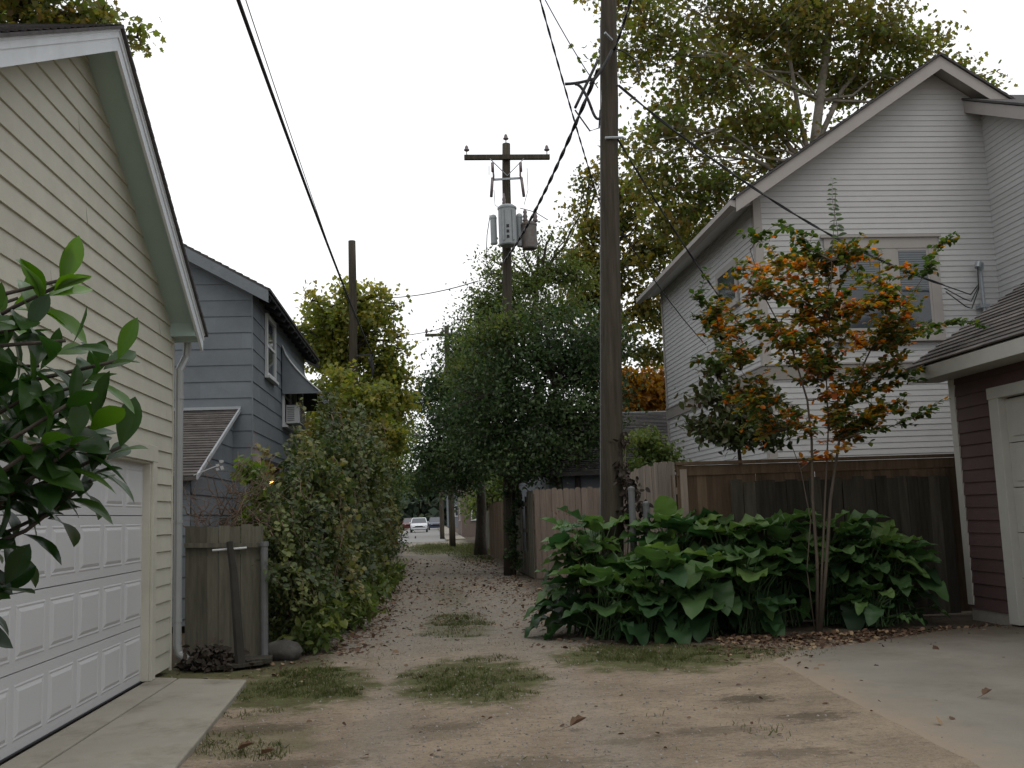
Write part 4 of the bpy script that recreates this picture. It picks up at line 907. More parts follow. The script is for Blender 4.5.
# sycamore behind the grey house
syc = [B(640, 35, 29, 1.4, 1.5), B(690, 80, 30, 1.8, 1.5), B(665, 125, 29.5, 1.3, 1.0), B(735, 30, 31, 1.9, 1.6), B(745, 120, 30, 1.7, 1.3), B(700, 190, 30, 1.3, 1.2), B(665, 225, 30, .9, .8),
       B(790, 60, 32, 1.9, 1.6), B(815, 10, 29, 1.9, 1.5), B(850, 80, 31, 1.5, 1.3), B(880, 30, 30, 1.6, 1.5), B(905, 85, 31, 1.2, 1.1), B(930, 40, 30, .9, 1.0), B(960, 70, 30, .6, .6), B(985, 85, 30, .6, .5),
       B(700, -40, 30, 2.3, 1.6), B(800, -60, 31, 2.8, 1.8), B(890, -50, 30, 2.0, 1.6), B(620, -20, 29, 1.2, 1.2), B(770, 165, 31, 1.0, .9), B(720, 250, 30, 1.0, .9), B(690, 270, 31, 1.0, 1.1), B(870, 130, 31, 1.1, .8), B(650, 175, 30, 1.0, .9), B(622, 145, 29, .6, .6), B(735, 215, 30, 1.0, .6), B(765, 195, 30.5, .8, .5), B(700, 240, 30, 1.0, .8), B(665, 200, 30, .8, .8), B(605, 60, 29, .5, .7), B(780, 115, 30, 1.0, .8), B(830, 150, 31, .8, .5)]
tb0 = V(12.1, 30.5, 0)
tree('sycamore_tree', 'huge sycamore with pale limbs and browning leaves behind the grey house', 'tree', tb0, at(822, 0, 30.5), syc, 33000, .175, LOBE, L_syc, M_palebark, r0=.25, twigs=34, clump=.33,
     trunk_pts=[tb0 - V(0, 0, .1), V(12.2, 30.5, 4), V(12.4, 30.4, 9), at(812, 165, 30.5), at(820, 100, 30.5), at(828, 40, 30.5), at(832, -40, 30.5)], fork=.5, extra=[[at(812, 168, 30.5), at(800, 120, 30.4), at(790, 60, 30.2), at(785, 0, 30.2), at(780, -60, 30)], [at(814, 150, 30.5), at(842, 90, 30.6), at(875, 50, 30.6), at(905, 10, 30.5)], [at(808, 172, 30.5), at(770, 120, 30.2), at(735, 70, 30), at(700, 30, 30)], [at(800, 190, 30.5), at(765, 165, 30), at(735, 150, 30), at(690, 130, 29.8)]])
# tree behind the cream garage
tree('tree', 'browning tree showing above the cream garage roof', 'tree', (-9.6, 21, 0), (-9.3, 21, 10.8),
     [B(20, 8, 21, 1.3, .6), B(70, 14, 21, 1.0, .7), B(110, 22, 21, .75, .6), B(135, 40, 21, .35, .5), B(60, -50, 21, 2.0, 1.2), B(-30, 20, 21, 1.3, 1.3)], 5200, .15, LOBE, L_syc, M_bark, r0=.25, clump=.2, twigs=26)
# central mass
tree('tree', 'tall olive and yellow tree rising behind the near utility pole', 'tree', (6.6, 33, 0), (5.8, 33, 9.5),
     [B(590, 225, 33, 1.0, 1.1), B(630, 205, 33.5, 1.3, 1.2), B(590, 175, 33, .6, .6), B(640, 170, 34, .7, .6), B(575, 255, 33, .8, .8), B(655, 250, 33, 1.1, 1.2), B(615, 275, 32.5, 1.6, 1.3), B(580, 290, 33, 1.0, 1.1), B(650, 310, 33, 1.2, 1.2), B(605, 335, 32, 1.5, 1.0), B(680, 300, 34, 1.0, 1.2), B(700, 240, 34, 1.2, 1.4), B(655, 350, 33, 1.0, .7)],
     12500, .15, LOBE, L_olive, M_bark, r0=.22, clump=.24, twigs=24)
tree('tree', 'grey green fine leaved tree top beside the transformer cans', 'tree', (3.4, 29, 0), (3.3, 29, 8.2),
     [B(500, 285, 28, .7, .6), B(530, 285, 28.5, .8, .7), B(555, 270, 29, .6, .7), B(560, 310, 28.5, 1.0, .7), B(520, 315, 28, 1.2, .7), B(480, 305, 28, .6, .5), B(505, 325, 24.6, .9, .35), B(480, 335, 25, .7, .4), B(478, 338, 29, .8, .5), B(462, 372, 29, .7, .5), B(470, 375, 28, .9, .7), B(575, 275, 29, .7, .5), B(495, 262, 28, .25, .6), B(538, 245, 29, .25, .7)] + [B(x_, y_, 28.5, .10, .6) for x_, y_ in ((470, 295), (482, 275), (512, 262), (524, 250), (552, 232), (566, 240), (580, 215), (445, 345), (458, 320))],
     19000, .11, KITE, L_mid, M_bark, r0=.14, clump=.27, twigs=26)
evt = tree('tree', 'dense dark evergreen tree with twin trunks behind the pinkish fence', 'tree', (3.15, 24.6, 0), (3.3, 24.8, 4.6),
     [B(540, 350, 24.9, 1.2, .8), B(575, 360, 25, 1.3, .9), B(600, 340, 25.5, 1.0, 1.0), B(500, 365, 24.6, .9, .75), B(520, 400, 24.6, 1.3, .9), B(570, 410, 24.6, 1.3, .8), B(605, 400, 24.8, .8, .9), B(545, 445, 24.2, 1.2, .5), B(495, 430, 24.8, 1.0, .8), B(505, 462, 24.4, .8, .45), B(590, 440, 24.6, .8, .5), B(600, 375, 24.8, .8, .6), B(475, 400, 25.5, .7, .7), B(462, 430, 26, .6, .6), B(530, 470, 24, .7, .25), B(485, 455, 25, .6, .5)] + [B(x_, y_, 24.8, .12, .5) for x_, y_ in ((470, 350), (488, 318), (515, 310), (532, 305), (552, 318), (572, 312), (590, 322), (455, 385), (448, 410))],
     27000, .115, KITE, L_dark, M_bark, r0=.11, clump=.26, twigs=26, fork=.35)
m = MB(); m.tube(wobble((3.5, 24.65, 0), (3.75, 24.8, 3.6), 5, .01), [.09, .085, .08, .07, .06, .05], 8); m.build('trunk', M_bark, evt, smooth=True)
tree('tree', 'dark broad tree overhanging the lane in the middle distance', 'tree', (1.9, 39, 0), (1.9, 39, 5.5),
     [B(440, 385, 38, 1.0, .9), B(470, 350, 38, 1.2, 1.3), B(450, 420, 37, 1.3, .9), B(485, 400, 36, 1.2, 1.2), B(430, 455, 37.5, 1.0, .8), B(470, 455, 36, 1.3, .8), B(495, 450, 34, 1.0, .9), B(485, 320, 38, .7, .9), B(425, 480, 39, .8, .4), B(418, 400, 39, .5, .6), B(455, 482, 38, 1.0, .4)],
     34000, .14, KITE, L_dark, M_bark, r0=.24, clump=.36, twigs=26)
tree('tree', 'small orange leaved tree showing between the shed and the grey house', 'tree', (7.6, 36, 0), (7.4, 36, 5),
     [B(640, 385, 36, 1.3, .9), B(660, 395, 36, 1.0, .7), B(625, 390, 36, .8, .7)], 4200, .18, LOBE, L_orange, M_bark, r0=.12, clump=.3)
# left side
tree('tree', 'yellow green maple surrounding the left utility pole', 'tree', (-2.9, 31.5, 0), (-2.5, 31.5, 8.0),
     [B(330, 320, 31, .9, .7), B(355, 305, 31.5, .8, .7), B(378, 320, 31, .7, .8), B(320, 350, 31, 1.0, .9), B(350, 355, 32, 1.2, 1.0), B(385, 365, 31, .8, .9), B(335, 400, 30.5, 1.3, 1.0), B(375, 410, 30.8, 1.0, 1.0), B(345, 440, 29, 1.0, .8), B(312, 300, 30, .25, .3), B(300, 330, 30, .3, .3), B(345, 288, 31, .25, .3), B(400, 335, 31, .25, .25), B(398, 375, 31, .45, .5), B(405, 350, 31.5, .2, .2), B(402, 400, 31, .5, .5), B(396, 305, 31, .2, .2), B(380, 445, 29.5, .8, .8), B(320, 430, 27, .7, .6), B(325, 310, 30, .35, .35), B(383, 292, 31, .25, .45), B(395, 420, 31, .5, .9)],
     19000, .14, LOBE, L_yel, M_bark, r0=.2, clump=.22, twigs=26)
tree('tree', 'green tree at the left edge of the lane beyond the yellow maple', 'tree', (-2.6, 46, 0), (-2.4, 46, 5),
     [B(395, 455, 46, 1.3, 1.3), B(385, 430, 46, 1.2, 1.2), B(405, 480, 46, 1.0, .7), B(375, 470, 44, 1.2, 1.5), B(411, 437, 60, .9, .9)], 8000, .15, KITE, L_mid, M_bark, r0=.2, clump=.35)

# hedge shrubs along the left of the alley
HED = [  # x, y, height, width, leaves, mat, label
 (-1.75, 12.6, 1.55, .48, 2600, 'hedge', 'low dark shrub beside the mossy board fence post'),
 (-1.7, 13.7, 2.0, .42, 4200, 'hedge', 'tangled green shrub rising behind the low dark shrub'),
 (-1.75, 14.9, 2.3, .42, 3000, 'mid', 'pale leaved vine covered shrub under the porch lamp'),
 (-1.65, 16.4, 2.6, .45, 5600, 'hedge', 'tall tangled shrub at the front bend of the hedge'),
 (-1.65, 18.8, 2.9, .55, 5600, 'mid', 'tall leafy shrub in the middle of the left hedge'),
 (-1.65, 21.6, 3.1, .6, 5600, 'hedge', 'tall hedge shrub below the awning of the blue house'),
 (-1.7, 24.6, 3.3, .7, 5000, 'mid', 'hedge shrub beyond the blue house'),
 (-1.75, 28, 3.7, .85, 4500, 'hedge', 'hedge shrub at the foot of the left utility pole'),
 (-2.05, 33, 4.0, 1.0, 3800, 'dark', 'dark hedge shrub beyond the left utility pole'),
 (-2.2, 39.5, 3.8, 1.0, 3200, 'hedge', 'far hedge shrub where the lane narrows'),
 (-2.5, 48, 3.4, 1.1, 2500, 'dark', 'last dark hedge shrub before the street')]
LM = dict(hedge=L_hedge, mid=leafmat('vine_mixed_leaves', ramp((.014, .024, .008), (.032, .052, .014), (.08, .105, .026), (.17, .18, .05)), .5, .25), dark=L_dark)
for i, (x, y, h_, w_, n_, mk, lb) in enumerate(HED):
    bl = []
    nb_ = 7 if i < 6 else 6
    for q in range(nb_ + 3):
        zz_ = h_ * (q + .35) / (nb_ + 3); ww = w_ * (1.05 - .5 * abs(q / nb_ - .35)) * random.uniform(.45, 1.05)
        bl.append((x + random.gauss(0, .38) * w_, y + random.uniform(-.9, .9) * w_, zz_, ww * .6, ww * .9, h_ / nb_ * random.uniform(.4, .9)))
    for q in range(10):      # sprays sticking out of the mass
        bl.append((x + random.uniform(-.3, .9) * w_, y + random.uniform(-1, .8) * w_, h_ * random.uniform(.25, 1.12), .13, .16, random.uniform(.15, .4)))
    tree('hedge_shrub', lb, 'shrub', (x, y, 0), (x, y, h_ * .8), bl, int(n_ * 1.6), (.048 + .0022 * y) * (1.35 if i in (2, 4) else 1), (KITE, OVAL, LOBE)[i % 3], LM[mk], M_bark, r0=.045, clump=.07 + .005 * y, twigs=26, crown='foliage', trunk='stem', fork=.15, group='shrubs of the overgrown hedge on the left')
VINE = [leafmat('yellowing_vine_leaves', ramp((.035, .055, .014), (.07, .095, .024), (.16, .155, .04), (.14, .09, .035)), .5, .3), L_hedge, LM['mid']]
for vi, (x0_, y0_, hh_, lb) in enumerate(((-1.5, 12.9, 1.8, 'yellowing vine trailing over the nearest hedge shrubs'), (-1.4, 14.6, 2.4, 'leafy creeper hanging over the second stretch of the hedge'), (-1.3, 16.6, 2.9, 'long trailing vine with yellow leaves on the tall hedge shrubs'), (-1.2, 19.5, 3.3, 'creeper strands hanging beside the lane in the middle of the hedge'), (-1.15, 23.0, 3.5, 'yellow green creeper on the far stretch of the hedge'))):
    t = thing('creeper_vine', lb, 'vine', (x0_, y0_, 0), 'creepers trailing over the left hedge'); m = MB(); P, A, N, R = [], [], [], []
    for q in range(16):
        top = V(x0_ + random.uniform(-.7, .15), y0_ + random.uniform(-1.1, 1.1), hh_ * random.uniform(.55, 1.15)); bot = V(x0_ + random.uniform(-.15, .45), top.y + random.uniform(-.4, .4), random.uniform(.1, .5) * hh_)
        st = wobble(top, bot, 9, .035, -.10); m.tube(st, [.007, .007, .006, .006, .005, .005, .004, .004, .003, .002], 4, r=random.random()); c = random.random()
        for k in range(9):
            for j in range(9):
                p = st[k].lerp(st[k + 1], random.random()) + V(random.gauss(0, .05), random.gauss(0, .05), random.gauss(0, .04)); a = V(random.gauss(.2, .6), random.gauss(-.3, .6), random.gauss(-.3, .5)).normalized(); nn = V(random.gauss(.3, .4), random.gauss(-.5, .4), .7)
                P.append(tuple(p)); A.append(tuple(a)); N.append(tuple((nn - a * nn.dot(a)).normalized())); R.append(min(1, max(0, .6 * c + .4 * random.random())))
    for q in range(12):      # upright shoots above the tangle
        a0 = V(x0_ + random.uniform(-.9, .1), y0_ + random.uniform(-1.3, 1.3), hh_ * random.uniform(.5, .85)); b0 = a0 + V(random.gauss(.02, .16), random.gauss(0, .15), random.uniform(.6, 1.25) * (.5 + .03 * y0_))
        st = wobble(a0, b0, 6, .03); m.tube(st, [.007, .006, .005, .004, .003, .002, .001], 4, r=random.random()); c = random.random()
        for k in range(6):
            for j in range(11):
                p = st[k].lerp(st[k + 1], random.random()) + V(random.gauss(0, .035), random.gauss(0, .035), 0); a = V(random.gauss(0, .7), random.gauss(-.2, .6), random.gauss(.15, .5)).normalized(); nn = V(random.gauss(0, .4), random.gauss(-.4, .4), .7)
                P.append(tuple(p)); A.append(tuple(a)); N.append(tuple((nn - a * nn.dot(a)).normalized())); R.append(min(1, max(0, .6 * c + .4 * random.random())))
    m.build('stems', M_twig, t, smooth=True); leaves_mesh('foliage', np.array(P), np.array(A), np.array(N), rng.uniform(.04, .095, len(P)) * (1 + .03 * (y0_ - 12)), *(LOBE if vi % 2 else OVAL), np.array(R), VINE[(vi + 2) % 3], t, width=1.2)
tree('shrub', 'tall airy yellow green sapling rising out of the hedge toward the left utility pole', 'shrub', (-1.9, 25.5, 0), (-1.75, 25.5, 4.2),
     [B(345, 440, 25.5, .5, .5), B(360, 400, 25.5, .5, .45), B(330, 410, 25.5, .35, .4), B(375, 430, 25.5, .5, .5), B(385, 400, 26, .25, .5), B(340, 375, 26, .25, .4), B(395, 440, 26, .3, .4)], 5200, .12, LOBE, L_yel, M_bark, r0=.05, clump=.16, twigs=24, fork=.3)
tree('shrub', 'brownish twiggy sapling among the hedge below the awning', 'shrub', (-2.0, 20.5, 0), (-1.9, 20.5, 3.4),
     [B(325, 440, 20.5, .35, .4), B(315, 475, 20.5, .4, .4), B(340, 460, 20.5, .35, .4), B(330, 405, 20.5, .2, .4), B(350, 430, 20.5, .25, .3)], 2600, .10, OVAL, VINE[0], M_twig, r0=.04, clump=.13, twigs=24, fork=.3)
# light yellow green weeds in front of hedge and long bare canes
for (px_, py_, y_, lb) in ((388, 545, 21, 'bright leaved weed at the foot of the hedge'), (372, 580, 17.2, 'low green weed where the hedge meets the gravel'), (318, 640, 12.3, 'small weed clump beside the rock'), (355, 610, 14.6, 'spreading weed along the lane edge by the tall shrub')):
    p_ = at(px_, py_, y_); p_.z = 0
    tree('weed_plant', lb, 'plant', p_, p_ + V(0, 0, .5), [(p_.x, p_.y, .3, .32, .5, .22), (p_.x + .1, p_.y + .3, .45, .25, .3, .2), (p_.x - .1, p_.y - .2, .2, .3, .3, .15)], 650, .11, OVAL, L_mid, M_twig, r0=.012, clump=.08, crown='foliage', trunk='stem', fork=.2)
t = thing('bare_canes', 'long pale bare canes leaning out of the hedge', 'canes', (-1.5, 13.5, 0)); m = MB()
for q in range(9):
    a = V(random.uniform(-1.9, -1.2), random.uniform(12.3, 15), 0); b = a + V(random.uniform(-.3, .55), random.uniform(-.5, .3), random.uniform(1.3, 2.7)); m.tube(wobble(a, b, 6, .03, -.08), [.010, .009, .008, .007, .006, .004, .002], 5, r=random.random())
m.build('stems', M_twig, t, smooth=True)

# vines and dead twigs above the left fence
t = thing('dead_vine', 'brown leafless vine tangle above the mossy fence beside the downspout', 'vine', (-2.5, 12.1, 0)); m = MB()
for q in range(54):
    a = V(random.uniform(-2.75, -1.95), random.uniform(11.8, 12.4), random.uniform(1.2, 1.9)); b = a + V(random.uniform(-.5, .5), random.uniform(-.1, .25), random.uniform(-.2, .75))
    m.tube(wobble(a, b, 5, .07), [.008, .007, .006, .005, .004, .002], 4, r=random.random())
    for s_ in range(3):
        e = a.lerp(b, random.uniform(.3, .9)); m.tube(wobble(e, e + V(random.uniform(-.3, .3), random.uniform(-.1, .1), random.uniform(-.1, .3)), 3, .08), [.004, .003, .002, .001], 4, r=random.random())
m.build('stems', M_twig, t, smooth=True)
pv = at(250, 470, 12.6)
tree('climbing_vine', 'bright green climbing vine hanging in front of the porch', 'vine', (pv.x, 12.6, 0), pv + V(0, 0, .3), [(pv.x, 12.6, pv.z, .16, .2, .22), (pv.x + .1, 12.6, pv.z - .3, .12, .2, .2), (pv.x - .02, 12.7, pv.z - .65, .15, .2, .3)], 420, .10, LOBE, leafmat('bright_vine_leaves', ramp((.06, .10, .02), (.12, .18, .03), (.18, .2, .04)), .5, .4), M_twig, r0=.012, clump=.05, crown='foliage', trunk='stem')
# white plastic scrap caught on the vine
sp = at(218, 466, 12.0); m = MB(); m.tube([sp + V(-.28, 0, -.10), sp + V(-.02, 0, .0)], .006, 6)
for q in range(6): a = sp + V(random.uniform(-.03, .05), 0, random.uniform(-.07, .04)); m.face([a, a + V(.03, .01, .01), a + V(.025, .0, .035), a + V(-.01, -.01, .03)])
tag(m.build('plastic_scrap', M_offwhite), 'white plastic scrap caught in the dead vine above the fence', 'scrap')
# leaning dark plank, stick, board, rock, leaf pile
m = MB(); m.tube([(-2.04, 11.1, 0), (-2.1, 11.22, .5), (-2.17, 11.38, 1.0), (-2.23, 11.47, 1.32)], [.055, .05, .042, .036], 7); tag(m.build('leaning_pole', mat('charred_wood', (.03, .028, .023), .95, .3, rnd=0)), 'blackened pole leaning against the mossy fence', 'pole')
m = MB(); m.tube([(-2.42, 11.5, 1.235), (-2.05, 11.52, 1.25)], .012, 8); tag(m.build('metal_rod', M_offwhite), 'pale rod laid across the mossy fence below its rail', 'rod')
m = MB(); m.beam((-2.55, 11.28, .05), (-1.75, 11.35, .05), .28, .05); m.beam((-2.3, 11.05, .03), (-1.85, 11.25, .035), .2, .04); tag(m.build('scrap_board', M_oldwood, bevel=.005), 'rotten board lying on the ground below the fence', 'board')
def rock(name, c, r, sx, label, seed):
    q = np.random.default_rng(seed); m = MB(); n, k = 12, 8; vs = []
    for i in range(k + 1):
        for j in range(n):
            th, ph_ = math.pi * i / k, 2 * math.pi * j / n; d = 1 + .16 * math.sin(3 * ph_ + seed) * math.sin(th) + q.normal() * .05
            vs.append((c[0] + r * sx * d * math.sin(th) * math.cos(ph_), c[1] + r * d * math.sin(th) * math.sin(ph_), c[2] + r * .72 * d * math.cos(th)))
    fs = [(i * n + j, (i + 1) * n + j, (i + 1) * n + (j + 1) % n, i * n + (j + 1) % n) for i in range(k) for j in range(n)]
    m.add(vs, fs); return tag(m.build(name, M_stone, smooth=True), label, 'rock')
rock('rock', (-1.68, 11.75, .08), .17, 1.3, 'rounded grey rock at the foot of the fence post', 4)
M_pile = leafmat('dark_leaf_pile', ramp((.02, .016, .012), (.05, .035, .025)), .8, .0)
n = 500; P = np.stack([rng.normal(-2.35, .13, n), rng.normal(11.15, .1, n), np.abs(rng.normal(0, .09, n)) + .01], 1); A, N = frames(n)
tag(leaves_mesh('leaf_pile', P, A, N, .09, *OVAL, rng.random(n), M_pile), 'dark heap of rotting leaves by the downspout foot', 'leaf pile', kind='stuff')

# bushes behind the right fence
bp_ = at(735, 440, 14.6)
tree('magnolia_bush', 'glossy dark bush standing behind the brown capped fence', 'bush', (bp_.x, 14.6, 0), at(735, 400, 14.6), [B(715, 372, 14.6, .22, .3), B(705, 400, 14.6, .3, .2), B(740, 410, 14.6, .5, .25), B(760, 400, 14.6, .35, .25), B(730, 435, 14.6, .6, .3), B(700, 430, 14.6, .35, .25), B(770, 435, 14.6, .4, .25), B(718, 345, 14.6, .12, .15)],
     2400, .12, OVAL, L_wine, M_bark, r0=.05, clump=.09, twigs=14, axis_bias=(0, 0, .3))
bp_ = at(650, 450, 18)
tree('green_bush', 'leafy mid green bush above the pale leaning fence', 'bush', (bp_.x, 18, 0), at(650, 450, 18), [B(640, 440, 18, .4, .35), B(658, 450, 18, .35, .3), B(670, 460, 18, .3, .3), B(648, 470, 18, .5, .4)], 2600, .10, KITE, L_mid, M_bark, r0=.05, clump=.1)
# ivy on transformer pole base; dead vine on near pole
tree('ivy_growth', 'dark ivy smothering the foot of the transformer pole', 'ivy', (2.06, 25.3, 0), (2.06, 25.3, 2.6), [(2.06, 25.3, .5, .28, .28, .4), (2.06, 25.3, 1.2, .26, .26, .45), (2.1, 25.35, 1.9, .3, .3, .4), (2.12, 25.4, 2.7, .5, .4, .5), (2.3, 25.6, 3.1, .7, .5, .4)], 4200, .09, KITE, L_dark, M_bark, r0=.03, clump=.06, crown='foliage', trunk='stem', fork=.1)
n1 = at(626, 500, 13.4)
tree('dead_vine', 'dark dead vine clinging to the side of the near utility pole', 'vine', (n1.x, 13.4, 0), at(626, 445, 13.4), [B(624, 470, 13.4, .08, .25), B(632, 490, 13.4, .12, .2), B(628, 515, 13.4, .12, .15), B(622, 440, 13.4, .06, .12), B(640, 505, 13.4, .08, .08)], 420, .09, OVAL, M_pile, M_twig, r0=.012, clump=.05, crown='foliage', trunk='stem', axis_bias=(0, 0, -1.2))

# crape myrtle
def crape():
    base = at(818, 628, 11.95); base.z = 0; t = thing('crape_myrtle', 'slender crape myrtle with orange and green leaves in front of the grey house', 'tree', base)
    m = MB(); Y = 11.95
    st = [[(817, 628), (816, 560), (813, 500), (812, 440), (808, 400), (790, 350), (765, 300), (750, 250)],
          [(820, 626), (824, 570), (832, 500), (838, 440), (846, 400), (870, 350), (900, 310), (925, 275)],
          [(818, 627), (821, 560), (826, 490), (828, 430), (826, 380), (830, 320), (832, 260), (834, 190)],
          [(815, 628), (808, 570), (812, 520), (800, 470), (785, 430), (762, 400), (740, 370), (720, 340)]]
    tips = []; allp = []
    for si, s in enumerate(st):
        r0 = (.024, .025, .016, .009)[si]; pts = [at(px, py, Y + .07 * (i - 2) * (1 if si % 2 else -1) * (i > 2)) + V(random.gauss(0, .01), random.gauss(0, .02), 0) for i, (px, py) in enumerate(s)]; pts[0].z = -.05
        m.tube(pts, [r0 * (1 - .8 * i / 7) for i in range(8)], 8); allp.append(pts)
    # branch ends measured around the crown
    ends = [(700, 290), (715, 330), (690, 365), (740, 270), (760, 235), (775, 225), (730, 310), (725, 355), (780, 260), (800, 240), (795, 290), (770, 320), (755, 350), (790, 340), (745, 400), (780, 400),
            (850, 250), (870, 262), (860, 300), (845, 330), (880, 340), (900, 300), (930, 265), (952, 240), (915, 330), (905, 360), (875, 390), (940, 330), (965, 322), (900, 400), (930, 412), (855, 420), (815, 300), (820, 350), (800, 380), (840, 375),
            (835, 420), (860, 365), (890, 320), (770, 285), (715, 300), (740, 330), (760, 375), (845, 290), (825, 270), (885, 290)]
    for _ in range(66):
        a_ = random.uniform(0, 6.283); q_ = random.random() ** .5; ends.append((822 + 112 * q_ * math.cos(a_), 345 + (105 if math.sin(a_) > 0 else 100) * q_ * math.sin(a_)))
    P, A, N, R = [], [], [], []
    for (ex, ey) in ends:
        e = at(ex, ey, Y + random.uniform(-.75, .75)) ; best = min(((p - e).length + (2 if p.z > e.z else 0), i, p) for i, pts in enumerate(allp) for p in pts[3:])[2]
        br = wobble(best, e, 6, .035, -.03); m.tube(br, [.011, .009, .008, .006, .005, .004, .002], 5)
        green_tip = ex > 925 or ey < 245 or (ex < 715)
        subs = [(br, 1.0)]
        for q in range(7):
            k = random.randint(1, 5); s0 = br[k]; d = (br[k + 1] - br[k]).normalized(); o = V(random.gauss(0, 1), random.gauss(0, 1), random.gauss(0, .7)).normalized()
            e2 = s0 + (d * .6 + o * .7) * random.uniform(.18, .42); tw = wobble(s0, e2, 4, .04); m.tube(tw, [.004, .0035, .003, .002, .001], 4, cap=False); subs.append((tw, .8))
        zone = random.random() - .10 - (.12 if ex > 850 else -.10) - (.12 if ey > 380 else 0)
        for (ln, _) in subs:
            for k in range(len(ln) - 1):
                seg = ln[k + 1] - ln[k]; L = seg.length
                if ln is br and k < 2: continue
                d = seg.normalized(); sd = d.cross(V(0, .3, 1)).normalized()
                for j in range(max(1, int(L / .034))):
                    p = ln[k].lerp(ln[k + 1], random.random())
                    for s_ in (1, -1):
                        a = (sd * s_ + d * .5 + V(random.gauss(0, .3), random.gauss(0, .3), random.gauss(0, .3) - .15)).normalized(); nn = (V(0, 0, 1) + V(random.gauss(0, .4), random.gauss(0, .4), 0))
                        P.append(p); A.append(a); N.append((nn - a * nn.dot(a)).normalized())
                        c = (random.uniform(0, .3) if random.random() < .93 else .6) if green_tip else (random.uniform(.4, .95) if zone > .66 else random.uniform(0, .62))
                        if not green_tip and random.random() < .35: c = random.random()
                        R.append(c)
    # upright leafy leader
    ld = [at(835 + 3 * math.sin(q * .35), 262 - q * 5.2, Y) for q in range(17)]; m.tube(ld, [.006 - .0003 * q for q in range(17)], 5)
    for k in range(2, 17):
        for s_ in (1, -1):
            a = (V(s_ * .9, random.gauss(0, .35), .25 - random.random() * .6)).normalized(); nn = V(random.gauss(0, .3), -.8, .6); P.append(ld[k]); A.append(a); N.append((nn - a * nn.dot(a)).normalized()); R.append(random.choice((.123, .05, .2)))
    m.build('trunk', M_myrtle, t, smooth=True); P, A, N = (np.array([tuple(q) for q in z]) for z in (P, A, N))
    leaves_mesh('crown', P, A, N, np.concatenate([rng.uniform(.05, .10, len(P) - 30), np.linspace(.135, .055, 30)]), *OVAL, np.array(R), L_myrt, t, width=1.25)
crape()

# foreground magnolia branch at the left edge
def blade(nu=4, nv=9, fold=.18, droop=.35, wave=0.0, w_=.5, prof=None, tipx=1.0):
    vs, fs = [], []
    for j in range(nv + 1):
        v = j / nv; wd = w_ * ((math.sin(math.pi * min(1, v ** .82)) ** .75 if 0 < v < 1 else 0.0) if prof is None else prof(v))
        for i in range(nu + 1):
            u = (i / nu * 2 - 1); vs.append((u * wd / 2 + .0, v - .15 * droop * v * v, fold * abs(u) * wd - droop * v * v * .6 + wave * math.sin(v * 17 + (1 if u > 0 else 3)) * abs(u) * wd))
    for j in range(nv):
        for i in range(nu): a = j * (nu + 1) + i; fs.append((a, a + 1, a + nu + 2, a + nu + 1))
    return vs, fs
def merged_leaves(name, lst, m, parent, smooth=True):
    """lst of (P,A,N,size,rnd,template,width)"""
    mb = MB()
    for (P, A, N, s, r, tp, wd) in lst:
        X = A.cross(N); mb.add([P + (X * v[0] * wd + A * v[1] + N * v[2]) * s for v in tp[0]], tp[1], r)
    return mb.build(name, m, parent, smooth=smooth)
